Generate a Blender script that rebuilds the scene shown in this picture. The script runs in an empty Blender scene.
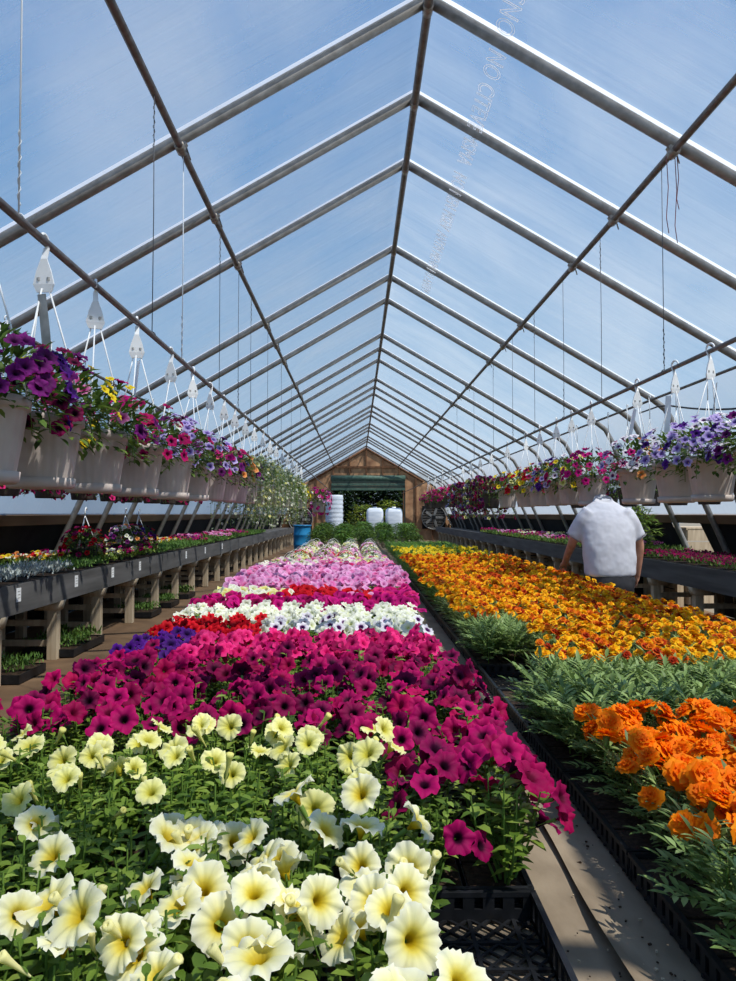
import bpy, math, random
import numpy as np
from mathutils import Vector, Matrix, Quaternion, Euler

rnd = random.Random(7)
C = bpy.context.scene.collection
PI = math.pi
CAMH = 1.45
RX = 0.5            # x of the ridge
def lin(c):
    return tuple(((v/255)/12.92 if v/255 <= .04045 else ((v/255+.055)/1.055)**2.4) for v in c)

# ------------------------------------------------------------------ mesh building
class MB:
    def __init__(s):
        s.V=[]; s.F=[]; s.M=[]; s.S=[]; s.R=[]; s.arr=None
    def add(s, verts, faces, m=0, rad=None, smooth=True):
        b=len(s.V)
        s.V += [tuple(v) for v in verts]
        s.R += list(rad) if rad is not None else [0.0]*len(verts)
        for f in faces:
            s.F.append(tuple(i+b for i in f)); s.M.append(m); s.S.append(smooth)
        s.arr=None; return s
    def box(s, c, size, m=0, rot=None):
        hx,hy,hz=size[0]/2,size[1]/2,size[2]/2
        vs=[Vector((x,y,z)) for x in(-hx,hx) for y in(-hy,hy) for z in(-hz,hz)]
        if rot is not None: vs=[rot@v for v in vs]
        vs=[v+Vector(c) for v in vs]
        return s.add(vs,[(0,1,3,2),(4,6,7,5),(0,4,5,1),(2,3,7,6),(0,2,6,4),(1,5,7,3)],m,smooth=False)
    def tube(s, pts, r, n=8, m=0, caps=True):
        pts=[Vector(p) for p in pts]; k=len(pts)
        rs=r if isinstance(r,(list,tuple)) else [r]*k
        vs=[]; up=None
        for i,p in enumerate(pts):
            t=(pts[min(i+1,k-1)]-pts[max(i-1,0)])
            t=t.normalized() if t.length>1e-9 else Vector((0,0,1))
            if up is None: up=Vector((0,0,1)) if abs(t.z)<.9 else Vector((1,0,0))
            a=(up-t*up.dot(t))
            a=a.normalized() if a.length>1e-6 else t.orthogonal().normalized()
            b=t.cross(a); up=a
            for j in range(n):
                q=2*PI*j/n; vs.append(p+(a*math.cos(q)+b*math.sin(q))*rs[i])
        fs=[(i*n+j,i*n+(j+1)%n,(i+1)*n+(j+1)%n,(i+1)*n+j) for i in range(k-1) for j in range(n)]
        if caps: fs += [tuple(range(n-1,-1,-1)),tuple(range((k-1)*n,k*n))]
        return s.add(vs,fs,m)
    def lathe(s, prof, n=24, m=0, c=(0,0,0), flute=0, nf=0):
        vs=[]
        for (r,z,*fl) in prof:
            a=flute if (fl and fl[0]) else 0
            for j in range(n):
                q=2*PI*j/n; rr=r*(1+a*math.cos(nf*q))
                vs.append((c[0]+rr*math.cos(q),c[1]+rr*math.sin(q),c[2]+z))
        k=len(prof)
        fs=[(i*n+j,i*n+(j+1)%n,(i+1)*n+(j+1)%n,(i+1)*n+j) for i in range(k-1) for j in range(n)]
        return s.add(vs,fs,m)
    def loft(s, rings, m=0, caps=True):
        n=len(rings[0]); k=len(rings)
        vs=[v for r in rings for v in r]
        fs=[(i*n+j,i*n+(j+1)%n,(i+1)*n+(j+1)%n,(i+1)*n+j) for i in range(k-1) for j in range(n)]
        if caps: fs += [tuple(range(n-1,-1,-1)),tuple(range((k-1)*n,k*n))]
        return s.add(vs,fs,m)
    def arrays(s):
        if s.arr is None:
            V=np.array(s.V,dtype=np.float32).reshape(-1,3)
            LT=np.array([len(f) for f in s.F],dtype=np.int32)
            LV=np.array([i for f in s.F for i in f],dtype=np.int32)
            s.arr=(V,LV,LT,np.array(s.M,dtype=np.int32),np.array(s.S,dtype=bool),np.array(s.R,dtype=np.float32))
        return s.arr
    def mesh(s,name,mats): return mesh_from(name,s.arrays(),mats)

class Big:
    """many transformed copies of small shapes gathered into one mesh"""
    def __init__(s): s.p=[]; s.n=0
    def add(s, mb, mat, moff=0):
        V,LV,LT,M,S,R=mb.arrays()
        A=np.array(mat,dtype=np.float32)
        s.p.append((V@A[:3,:3].T+A[:3,3],LV+s.n,LT,M+moff,S,R)); s.n+=len(V)
        return s
    def arrays(s): return tuple(np.concatenate([p[i] for p in s.p]) for i in range(6))
    def mesh(s,name,mats): return mesh_from(name,s.arrays(),mats)

def mesh_from(name,arr,mats):
    V,LV,LT,M,S,R=arr
    me=bpy.data.meshes.new(name)
    me.vertices.add(len(V)); me.vertices.foreach_set('co',V.astype(np.float32).ravel())
    me.loops.add(len(LV)); me.loops.foreach_set('vertex_index',LV.astype(np.int32))
    me.polygons.add(len(LT))
    st=np.concatenate([[0],np.cumsum(LT)[:-1]]).astype(np.int32)
    me.polygons.foreach_set('loop_start',st)
    try: me.polygons.foreach_set('loop_total',LT.astype(np.int32))
    except Exception: pass
    me.polygons.foreach_set('material_index',M.astype(np.int32))
    me.polygons.foreach_set('use_smooth',S)
    if R.any():
        a=me.attributes.new('rad','FLOAT','POINT'); a.data.foreach_set('value',R.astype(np.float32))
    for m in (mats if isinstance(mats,(list,tuple)) else [mats]): me.materials.append(m)
    me.update(calc_edges=True); me.validate()
    return me

def ob(name, me, parent=None, loc=(0,0,0), rz=0.0, scale=None):
    o=bpy.data.objects.new(name,me); C.objects.link(o)
    o.location=loc
    if rz: o.rotation_euler=(0,0,rz)
    if scale is not None: o.scale=(scale,)*3
    if parent is not None: o.parent=parent
    return o
def tag(o,label,cat,group=None,kind=None):
    if label: o['label']=label
    if cat: o['category']=cat
    if group: o['group']=group
    if kind: o['kind']=kind
    return o
def thing(name,label,cat,loc=(0,0,0),group=None,rz=0.0):
    return tag(ob(name,None,None,loc,rz),label,cat,group)
def struct(name,me,loc=(0,0,0),label=None):
    o=ob(name,me,None,loc); o['kind']='structure'
    if label: o['label']=label
    return o
def place(p,n,s=1.0,spin=None):
    q=Vector(n).normalized().to_track_quat('Z','Y')
    q=q@Quaternion((0,0,1),rnd.uniform(0,2*PI) if spin is None else spin)
    return Matrix.LocRotScale(Vector(p),q,Vector((s,s,s)))
ONES='zeroth first second third fourth fifth sixth seventh eighth ninth tenth eleventh twelfth thirteenth fourteenth fifteenth sixteenth seventeenth eighteenth nineteenth'.split()
def nth(n):
    if n<20: return ONES[n]
    t={2:('twentieth','twenty'),3:('thirtieth','thirty'),4:('fortieth','forty'),5:('fiftieth','fifty')}[n//10]
    return t[0] if n%10==0 else t[1]+'-'+ONES[n%10]

# ------------------------------------------------------------------ materials
def new_mat(name):
    m=bpy.data.materials.new(name); m.use_nodes=True
    nt=m.node_tree; nt.nodes.clear()
    out=nt.nodes.new('ShaderNodeOutputMaterial')
    return m,nt,out
def N(nt,t,**k):
    n=nt.nodes.new(t)
    for a,b in k.items():
        if a in n.inputs.keys(): n.inputs[a].default_value=b
        else: setattr(n,a,b)
    return n
def ramp(nt,stops,interp='LINEAR'):
    r=nt.nodes.new('ShaderNodeValToRGB'); cr=r.color_ramp; cr.interpolation=interp
    while len(cr.elements)<len(stops): cr.elements.new(.5)
    for e,(p,c) in zip(cr.elements,stops):
        e.position=p; e.color=(*c[:3],1)
    return r
def surf(name,c1,c2=None,rough=.7,scale=8,metal=0,bump=0,stretch=(1,1,1),detail=4,spec=.3):
    m,nt,out=new_mat(name)
    p=N(nt,'ShaderNodeBsdfPrincipled'); p.inputs['Roughness'].default_value=rough
    p.inputs['Metallic'].default_value=metal; p.inputs['Specular IOR Level'].default_value=spec
    tc=N(nt,'ShaderNodeTexCoord'); mp=N(nt,'ShaderNodeMapping'); mp.inputs['Scale'].default_value=stretch
    nz=N(nt,'ShaderNodeTexNoise'); nz.inputs['Scale'].default_value=scale; nz.inputs['Detail'].default_value=detail
    L=nt.links.new
    L(tc.outputs['Object'],mp.inputs['Vector']); L(mp.outputs[0],nz.inputs['Vector'])
    r=ramp(nt,[(.3,lin(c1)),(.7,lin(c2 or c1))]); L(nz.outputs['Fac'],r.inputs[0]); L(r.outputs[0],p.inputs['Base Color'])
    if bump:
        b=N(nt,'ShaderNodeBump'); b.inputs['Strength'].default_value=bump; b.inputs['Distance'].default_value=.01
        L(nz.outputs['Fac'],b.inputs['Height']); L(b.outputs[0],p.inputs['Normal'])
    L(p.outputs[0],out.inputs[0]); return m
def leafmat(name,cols,trans=.35,rough=.5):
    m,nt,out=new_mat(name); L=nt.links.new
    g=N(nt,'ShaderNodeNewGeometry')
    k=len(cols); r=ramp(nt,[(i/(k-1),lin(c)) for i,c in enumerate(cols)])
    L(g.outputs['Random Per Island'],r.inputs[0])
    p=N(nt,'ShaderNodeBsdfPrincipled'); p.inputs['Roughness'].default_value=rough; p.inputs['Specular IOR Level'].default_value=.3
    t=N(nt,'ShaderNodeBsdfTranslucent'); mx=N(nt,'ShaderNodeMixShader'); mx.inputs[0].default_value=trans
    L(r.outputs[0],p.inputs['Base Color']); L(r.outputs[0],t.inputs[0])
    L(p.outputs[0],mx.inputs[1]); L(t.outputs[0],mx.inputs[2]); L(mx.outputs[0],out.inputs[0]); return m
def petal(name,stops,jit=.12,trans=.3,alt=None,altfac=.5):
    """petal colour runs from throat to rim; some flowers shift towards alt"""
    m,nt,out=new_mat(name); L=nt.links.new
    a=N(nt,'ShaderNodeAttribute'); a.attribute_name='rad'
    r=ramp(nt,[(p,lin(c)) for p,c in stops]); L(a.outputs['Fac'],r.inputs[0])
    g=N(nt,'ShaderNodeNewGeometry'); oi=N(nt,'ShaderNodeObjectInfo')
    ad=N(nt,'ShaderNodeMath',operation='ADD'); L(g.outputs['Random Per Island'],ad.inputs[0]); L(oi.outputs['Random'],ad.inputs[1])
    fr=N(nt,'ShaderNodeMath',operation='FRACT'); L(ad.outputs[0],fr.inputs[0])
    col=r.outputs[0]
    if alt:
        mxc=N(nt,'ShaderNodeMix',data_type='RGBA'); mxc.blend_type='MIX'
        mr=N(nt,'ShaderNodeMapRange'); mr.inputs['From Min'].default_value=1-altfac; mr.inputs['To Max'].default_value=.85
        L(fr.outputs[0],mr.inputs[0]); L(mr.outputs[0],mxc.inputs['Factor']); L(col,mxc.inputs['A']); mxc.inputs['B'].default_value=(*lin(alt),1)
        col=mxc.outputs['Result']
    h=N(nt,'ShaderNodeHueSaturation')
    mr2=N(nt,'ShaderNodeMapRange'); mr2.inputs['To Min'].default_value=1-jit*1.6; mr2.inputs['To Max'].default_value=1+jit
    wn=N(nt,'ShaderNodeTexWhiteNoise',noise_dimensions='1D'); L(fr.outputs[0],wn.inputs['W'])
    L(wn.outputs['Value'],mr2.inputs[0]); L(mr2.outputs[0],h.inputs['Value']); L(col,h.inputs['Color'])
    p=N(nt,'ShaderNodeBsdfPrincipled'); p.inputs['Roughness'].default_value=.65; p.inputs['Specular IOR Level'].default_value=.15
    t=N(nt,'ShaderNodeBsdfTranslucent'); mx=N(nt,'ShaderNodeMixShader'); mx.inputs[0].default_value=trans
    L(h.outputs[0],p.inputs['Base Color']); L(h.outputs[0],t.inputs[0])
    L(p.outputs[0],mx.inputs[1]); L(t.outputs[0],mx.inputs[2]); L(mx.outputs[0],out.inputs[0]); return m

def film_mat(name,lo,hi,seed,tint=(.93,.965,1.0),yaxis=6.0,white=(236,240,246)):
    m,nt,out=new_mat(name); L=nt.links.new
    tc=N(nt,'ShaderNodeTexCoord'); mp=N(nt,'ShaderNodeMapping'); mp.inputs['Scale'].default_value=(.35,yaxis,.35); mp.inputs['Location'].default_value=(seed,seed*1.7,0)
    n1=N(nt,'ShaderNodeTexNoise'); n1.inputs['Scale'].default_value=1.0; n1.inputs['Detail'].default_value=5; n1.inputs['Roughness'].default_value=.62; n1.inputs['Distortion'].default_value=.6
    n2=N(nt,'ShaderNodeTexNoise'); n2.inputs['Scale'].default_value=.55; n2.inputs['Detail'].default_value=5; n2.inputs['Distortion'].default_value=1.0
    L(tc.outputs['Object'],mp.inputs['Vector']); L(mp.outputs[0],n1.inputs['Vector']); L(tc.outputs['Object'],n2.inputs['Vector'])
    r1=ramp(nt,[(.36,(0,0,0)),(.85,(1,1,1))]); L(n1.outputs['Fac'],r1.inputs[0])
    r2=ramp(nt,[(.35,(0,0,0)),(.75,(1,1,1))]); L(n2.outputs['Fac'],r2.inputs[0])
    ad=N(nt,'ShaderNodeMath',operation='MULTIPLY_ADD'); ad.inputs[1].default_value=.6; L(r2.outputs[0],ad.inputs[0]); 
    ml=N(nt,'ShaderNodeMath',operation='MULTIPLY'); ml.inputs[1].default_value=.32; L(r1.outputs[0],ml.inputs[0]); L(ml.outputs[0],ad.inputs[2])
    mr0=N(nt,'ShaderNodeMapRange'); mr0.inputs['To Min'].default_value=lo; mr0.inputs['To Max'].default_value=hi; L(ad.outputs[0],mr0.inputs[0])
    lw=N(nt,'ShaderNodeLayerWeight'); lw.inputs['Blend'].default_value=.5
    pw=N(nt,'ShaderNodeMath',operation='POWER'); pw.inputs[1].default_value=2.0; L(lw.outputs['Facing'],pw.inputs[0])
    mr=N(nt,'ShaderNodeMath',operation='MULTIPLY_ADD',use_clamp=True); mr.inputs[1].default_value=.42; L(pw.outputs[0],mr.inputs[0]); L(mr0.outputs[0],mr.inputs[2])
    tr=N(nt,'ShaderNodeBsdfTransparent'); tr.inputs[0].default_value=(*tint,1)
    df=N(nt,'ShaderNodeBsdfDiffuse'); df.inputs[0].default_value=(*lin(white),1)
    tl=N(nt,'ShaderNodeBsdfTranslucent'); tl.inputs[0].default_value=(*lin(white),1)
    gl=N(nt,'ShaderNodeBsdfGlossy'); gl.inputs['Roughness'].default_value=.25
    bp=N(nt,'ShaderNodeBump'); bp.inputs['Strength'].default_value=.5; bp.inputs['Distance'].default_value=.05; L(n1.outputs['Fac'],bp.inputs['Height'])
    for s in (df,tl,gl): L(bp.outputs[0],s.inputs['Normal'])
    a=N(nt,'ShaderNodeMixShader'); a.inputs[0].default_value=.5; L(df.outputs[0],a.inputs[1]); L(tl.outputs[0],a.inputs[2])
    b=N(nt,'ShaderNodeMixShader'); L(mr.outputs[0],b.inputs[0]); L(tr.outputs[0],b.inputs[1]); L(a.outputs[0],b.inputs[2])
    c=N(nt,'ShaderNodeMixShader'); c.inputs[0].default_value=.03; L(b.outputs[0],c.inputs[1]); L(gl.outputs[0],c.inputs[2])
    L(c.outputs[0],out.inputs[0]); return m

def osb_mat():
    m,nt,out=new_mat('sheathing_board'); L=nt.links.new
    tc=N(nt,'ShaderNodeTexCoord'); v=N(nt,'ShaderNodeTexVoronoi'); v.inputs['Scale'].default_value=5
    mp=N(nt,'ShaderNodeMapping'); mp.inputs['Scale'].default_value=(1,1,.5)
    L(tc.outputs['Object'],mp.inputs[0]); L(mp.outputs[0],v.inputs['Vector'])
    n=N(nt,'ShaderNodeTexNoise'); n.inputs['Scale'].default_value=2.2; n.inputs['Detail'].default_value=6; L(tc.outputs['Object'],n.inputs['Vector'])
    r1=ramp(nt,[(.3,lin((138,98,68))),(.7,lin((190,148,108)))]); L(n.outputs['Fac'],r1.inputs[0])
    mx=N(nt,'ShaderNodeMix',data_type='RGBA'); mx.blend_type='OVERLAY'; mx.inputs['Factor'].default_value=.35
    L(r1.outputs[0],mx.inputs['A']); bwn=N(nt,'ShaderNodeRGBToBW'); L(v.outputs['Color'],bwn.inputs[0]); L(bwn.outputs[0],mx.inputs['B'])
    p=N(nt,'ShaderNodeBsdfPrincipled'); p.inputs['Roughness'].default_value=.8; L(mx.outputs['Result'],p.inputs['Base Color']); L(p.outputs[0],out.inputs[0]); return m

M={}
M['pipe']=surf('galvanised_pipe',(128,124,118),(160,156,150),.5,14,.55,spec=.4)
M['rail']=surf('dark_pipe',(96,88,84),(128,120,114),.5,20,.5)
M['bracket']=surf('bracket_steel',(120,115,108),(170,160,150),.45,30,.6)
M['film']=film_mat('greenhouse_film',.12,.52,1.3,white=(220,230,236))
M['film_side']=film_mat('side_film',.36,.62,4.1,yaxis=3,white=(206,212,218))
M['ink']=None
M['osb']=osb_mat()
M['stud']=surf('stud_wood',(92,62,42),(128,90,62),.8,6,0,.2,(1,1,.2))
M['board']=surf('brown_board',(96,76,56),(128,104,80),.8,5,0,.3,(1,.15,1))
M['greywood']=surf('weathered_board',(76,74,72),(104,102,100),.85,3.5,0,.3,(1,.25,3))
M['post']=surf('pale_post',(172,152,124),(204,186,158),.8,8,0,.3,(3,3,.4))
M['black']=surf('black_plastic',(20,21,23),(34,35,38),.42,30)
M['shade']=surf('black_cloth',(18,20,22),(34,36,38),.9,5)
M['soil']=surf('potting_soil',(40,28,20),(76,58,42),.95,60,0,.8)
M['dirt']=surf('dirt_path',(84,64,46),(124,98,72),.95,2.2,0,.6,detail=8)
M['fabric']=surf('ground_cloth',(116,100,80),(160,143,120),.85,5,0,.6,(1.6,.8,1),detail=10)
M['pot']=surf('white_pot',(184,170,160),(200,186,176),.5,10)
M['potgrey']=surf('dark_pot',(62,54,50),(84,74,68),.6,10)
M['white']=surf('white_plastic',(236,236,234),(246,246,244),.4,10)
M['paper']=surf('white_card',(232,232,230),(246,246,244),.7,30)
M['tag']=surf('plant_tag',(140,138,134),(200,198,192),.5,14)
M['blue']=surf('blue_barrel',(30,120,170),(45,140,190),.45,4)
M['doorgreen']=surf('shutter',(58,82,70),(84,110,96),.6,8)
M['doordark']=surf('shutter_dark',(34,48,44),(46,62,56),.6,8)
M['wrap']=surf('pale_wrap',(205,214,226),(236,240,246),.35,3,0,.6,(1,1,4))
M['fan']=surf('fan_steel',(120,118,112),(160,156,150),.5,10,.5)
M['outground']=surf('outside_ground',(120,112,98),(150,140,122),.95,1)
M['wire']=surf('thin_wire',(70,72,76),(96,98,100),.5,10,.3)
M['wirewhite']=surf('white_cord',(205,210,214),(225,228,230),.6,10)
M['wirered']=surf('red_cord',(120,70,70),(150,82,80),.6,10)
M['stem']=leafmat('green_stem',[(96,128,52),(120,150,66)],.2)
M['leaf']=leafmat('petunia_leaf',[(60,88,26),(98,126,42),(126,150,56),(150,172,78)])
M['leafdk']=leafmat('dark_leaf',[(56,82,32),(84,112,44),(112,136,58)])
M['mleaf']=leafmat('marigold_leaf',[(92,114,58),(124,148,80),(160,180,112)],.25)
M['grass']=leafmat('seedling_leaf',[(72,108,44),(98,136,56),(124,160,72)])
M['silver']=leafmat('silver_leaf',[(150,160,152),(180,188,180),(204,208,200)],.15)
M['vine']=leafmat('grey_vine_leaf',[(104,120,82),(140,154,112),(168,180,140)])
M['tree']=leafmat('tree_leaf',[(16,30,14),(28,48,20),(54,76,30)],.15)
M['bush']=leafmat('yellow_bush_leaf',[(60,86,30),(110,128,40),(150,156,60)])
M['ink']=leafmat('white_print',[(236,240,246),(250,250,252)],.75)  # white of the lettering, also of the highlight strips along the hoops
M['bark']=surf('bark',(70,54,40),(96,76,58),.9,8)
M['calyx']=M['stem']
# petals
M['cream']=petal('cream_petal',[(0,(150,120,0)),(.10,(206,176,30)),(.26,(236,216,96)),(.5,(246,238,170)),(1,(249,246,220))],.05,.3)
M['cream2']=petal('lemon_petal',[(0,(150,140,20)),(.14,(206,196,70)),(.5,(234,228,136)),(1,(242,238,178))],.06,.3)
M['crimson']=petal('crimson_petal',[(0,(24,0,16)),(.16,(56,0,34)),(.36,(146,2,78)),(1,(184,6,96))],.25,.3,alt=(176,4,70),altfac=.35)
M['wine']=petal('wine_petal',[(0,(24,0,18)),(.25,(60,0,40)),(.5,(112,2,62)),(1,(140,4,76))],.2,.3)
M['magenta']=petal('magenta_petal',[(0,(80,0,60)),(.3,(176,10,104)),(1,(216,24,132))],.15,.3)
M['hotpink']=petal('hot_pink_petal',[(0,(120,0,60)),(.3,(222,26,108)),(1,(242,60,138))],.15,.3,alt=(206,12,96),altfac=.4)
M['purple']=petal('purple_petal',[(0,(20,4,40)),(.3,(56,14,96)),(1,(92,26,142))],.2,.3)
M['plum']=petal('plum_petal',[(0,(30,4,36)),(.3,(84,12,82)),(1,(124,26,116))],.2,.3)
M['red']=petal('red_petal',[(0,(80,0,8)),(.3,(186,6,22)),(1,(222,16,36))],.15,.3)
M['whitep']=petal('white_petal',[(0,(190,196,96)),(.25,(232,234,196)),(1,(248,247,238))],.05,.3)
M['picotee']=petal('picotee_petal',[(0,(60,14,70)),(.25,(96,30,104)),(.42,(232,222,232)),(1,(250,247,248))],.08,.3)
M['lilac']=petal('lilac_petal',[(0,(70,40,110)),(.3,(120,96,176)),(.6,(178,158,212)),(1,(206,190,230))],.12,.3)
M['paleped']=petal('pale_pink_petal',[(0,(200,80,150)),(.3,(232,150,204)),(1,(244,188,226))],.1,.3,alt=(228,104,176),altfac=.3)
M['pinkrim']=petal('pink_petal',[(0,(150,20,90)),(.4,(226,100,160)),(1,(240,150,196))],.1,.3)
M['yellowp']=petal('yellow_petal',[(0,(150,90,0)),(.3,(236,200,20)),(1,(246,222,60))],.1,.3)
M['peach']=petal('peach_petal',[(0,(190,80,30)),(.4,(236,140,70)),(1,(244,176,110))],.1,.3)
M['orange']=petal('orange_marigold_petal',[(0,(216,76,0)),(.35,(252,118,0)),(1,(255,144,2))],.06,.35,alt=(255,160,8),altfac=.3)
M['gold']=petal('gold_marigold_petal',[(0,(230,130,0)),(.5,(252,186,8)),(1,(255,210,40))],.08,.25,alt=(252,160,8),altfac=.3)
M['amber']=petal('amber_marigold_petal',[(0,(180,60,0)),(.5,(236,118,4)),(1,(250,152,20))],.14,.25,alt=(206,64,6),altfac=.35)
M['rust']=petal('rust_marigold_petal',[(0,(130,20,0)),(.5,(176,42,2)),(.8,(206,70,6)),(1,(240,150,30))],.18,.25)

# ------------------------------------------------------------------ plant shapes
def leaf_shape(L,W,fold=.25,droop=.2):
    """one leaf along +Y from the origin, facing +Z"""
    rows=[(.02,.12),(.33,.9),(.66,.85)]
    vs=[]
    for t,w in rows:
        z=-droop*L*t*t
        vs += [(-W/2*w,t*L,z+fold*W*.5*w),(0,t*L,z),(W/2*w,t*L,z+fold*W*.5*w)]
    vs.append((0,L,-droop*L))
    return vs,[(0,1,4,3),(1,2,5,4),(3,4,7,6),(4,5,8,7),(6,7,9),(7,8,9)]
def put_leaf(mb,p,d,up,L,W,m=0,fold=.25,droop=.25):
    d=Vector(d).normalized(); up=Vector(up)
    x=d.cross(up); x=x.normalized() if x.length>1e-4 else Vector((1,0,0))
    z=x.cross(d); vs,fs=leaf_shape(L,W,fold,droop); p=Vector(p)
    mb.add([p+x*v[0]+d*v[1]+z*v[2] for v in vs],fs,m)
def foliage(seed,h=.19,r=.085,stems=9,per=8,L=.045,W=.024,simple=False,lm=0,sm=1):
    R=random.Random(seed); mb=MB()
    for s in range(stems):
        a=2*PI*s/stems+R.uniform(-.3,.3); rr=r*R.uniform(.25,1.05) if s else 0
        top=Vector((rr*math.cos(a),rr*math.sin(a),h*R.uniform(.72,1.05)*(1-.18*(rr/r)**2)))
        base=Vector((rr*.25*math.cos(a),rr*.25*math.sin(a),0))
        mid=base.lerp(top,.5)+Vector((math.cos(a),math.sin(a),0))*r*.12
        if not simple: mb.tube([base,mid,top],[.0032,.0026,.0018],4,sm,False)
        for k in range(per):
            t=.22+.78*(k+R.random()*.6)/per; t=min(t,1)
            p=base.lerp(mid,t*2) if t<.5 else mid.lerp(top,t*2-1)
            b=a+k*2.4+R.uniform(-.4,.4)
            d=Vector((math.cos(b),math.sin(b),R.uniform(.0,.75)))
            q=R.uniform(.7,1.15)*(1 if t<.9 else .7)
            put_leaf(mb,p,d,(0,0,1),L*q,W*q,lm,R.uniform(.1,.5),R.uniform(.05,.5))
    return mb
def petunia(seed,r=.045,nl=8,ruf=.2,rings=(.06,.13,.26,.46,.70,.88,1.0),tube=True,notch=.17,fr=0):
    """funnel flower with five ruffled lobes, face +Z, origin in the throat"""
    R=random.Random(seed); n=5*nl; mb=MB(); vs=[]; rd=[]
    ph=[R.uniform(0,6.28) for _ in range(4)]
    for i,q in enumerate(rings):
        for j in range(n):
            th=2*PI*j/n; lobe=abs(math.cos(2.5*th))
            k=1-notch*(1-lobe**.6)*q**2
            rr=r*q*k*(1+.05*math.sin(3*th+ph[0])*q)
            z=(q**1.2)*r*.20-.034*(1-min(q/.34,1))**1.5*(r/.045)
            z+=ruf*r*q**2*(.5*math.sin(7*th+ph[1])+.45*math.sin(12*th+ph[2])+.5*math.sin(2*th+ph[3]))
            if q>.8: z-=r*.10*(q-.8)/.2; z+=fr*r*q**6*math.sin(19*th+ph[1]); rr+=fr*.5*r*q**6*math.sin(23*th+ph[3])
            vs.append((rr*math.cos(th),rr*math.sin(th),z-r*.25)); rd.append(max(0,(q-.12)/.88)*.98+.02)
    k=len(rings); fs=[(i*n+j,i*n+(j+1)%n,(i+1)*n+(j+1)%n,(i+1)*n+j) for i in range(k-1) for j in range(n)]
    mb.add(vs,fs,0,rd)
    if tube:
        z0=-.030*(r/.045)-r*.25
        mb.lathe([(r*.13,z0+.002),(r*.12,z0-.012),(r*.07,z0-.03)],6,1)
        mb.tube([(0,0,z0-.028),(0,.004,z0-.06)],.0016,4,1,False)
    return mb
def petunia_low(seed,r=.045):
    return petunia(seed,r,2,.25,(.15,.45,1.0),False)
def bud(seed):
    R=random.Random(seed); mb=MB()
    mb.lathe([(.0018,-.045),(.0028,-.03),(.004,-.012),(.0055,.0),(.0075,.010),(.0085,.016),(.004,.018),(.001,.012)],8,0)
    for k in range(4):
        a=k*PI/2+R.random()
        put_leaf(mb,(0,0,-.042),(math.cos(a)*.5,math.sin(a)*.5,1),(math.cos(a),math.sin(a),0),.022,.006,1)
    mb.tube([(0,0,-.04),(0,0,-.09)],.0018,4,1,False)
    for i in range(len(mb.V)): mb.R[i]=.5
    return mb
def marigold(seed,r=.035,layers=((9,1.0,.04,1.0),(7,.76,.30,.95),(6,.48,.62,.85),(4,.26,1.05,.7)),fine=True):
    """ruffled double flower head facing +Z"""
    R=random.Random(seed); mb=MB()
    for li,(n,rr,lift,wd) in enumerate(layers):
        for k in range(n):
            a=2*PI*k/n+li*.4+R.uniform(-.15,.15); L=r*rr*R.uniform(.9,1.1); W=r*.78*wd*R.uniform(.85,1.15)
            ca,sa=math.cos(a),math.sin(a); el=lift+R.uniform(-.15,.15)
            rows=(.12,.5,.82,1.0) if fine else (.15,.9)
            ws=(.3,.75,1.05,.8) if fine else (.4,1.0)
            vs=[]; rd=[]
            for t,w in zip(rows,ws):
                rad=L*t*math.cos(el*(1-.35*t)); z=L*t*math.sin(el*(1-.35*t))+.004*li-(.10*r*t*t*4*.3 if li==0 else 0)
                for u in (-1,0,1):
                    wz=.12*r*(abs(u)*(1 if R.random()<.5 else -.6))*t*R.uniform(.4,1.3)
                    x=rad+(-.06*r if (u==0 and t==1.0) else 0); y=u*W/2*w
                    vs.append((x*ca-y*sa,x*sa+y*ca,z+wz)); rd.append(min(1,.15+t*rr*.85))
            k3=len(rows)
            fs=[(i*3+j,i*3+j+1,(i+1)*3+j+1,(i+1)*3+j) for i in range(k3-1) for j in range(2)]
            mb.add(vs,fs,0,rd)
    if fine: mb.lathe([(.002,-.028),(.007,-.024),(.009,-.006),(.010,0)],7,1); mb.tube([(0,0,-.026),(0,0,-.085)],.002,4,1,False)
    return mb
def marigold_low(seed,r=.03): return marigold(seed,r,((7,1.0,.15,1.1),(5,.6,.7,.9)),False)
def fern(seed,h=.17,r=.085,leaves=20,pairs=5,simple=False):
    """feathery marigold leaves"""
    R=random.Random(seed); mb=MB()
    for k in range(leaves):
        a=k*2.4+R.uniform(-.4,.4); t=(k+.5)/leaves
        base=Vector((0,0,h*(.15+.6*t)))+Vector((math.cos(a),math.sin(a),0))*.01
        el=R.uniform(.15,.9)+.35*t
        d=Vector((math.cos(a)*math.cos(el),math.sin(a)*math.cos(el),math.sin(el)))
        L=r*R.uniform(.85,1.25)
        if simple:
            for q in (-.5,0,.5):
                dd=(d+Vector((-math.sin(a),math.cos(a),0))*q)
                put_leaf(mb,base,dd,(0,0,1),L*(1.1-.3*abs(q)),.018,0)
            continue
        side=Vector((-math.sin(a),math.cos(a),0))
        def P(u): return base+d*L*u-Vector((0,0,1))*L*.25*u*u
        for i in range(1,pairs+1):
            u=i/(pairs+.6); p=P(u); ll=L*.42*(1-.45*abs(u-.5))
            for sg in (-1,1):
                dd=side*sg+d*.75+Vector((0,0,R.uniform(-.1,.25)))
                put_leaf(mb,p,dd,(0,0,1),ll,ll*.30,0,.3,.2)
        put_leaf(mb,P(1),d,(0,0,1),L*.4,L*.12,0)
        mb.tube([base,P(.5),P(1)],.0011,3,1,False)
    mb.tube([(0,0,0),(0,0,h*.8)],.003,5,1,False)
    return mb
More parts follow.
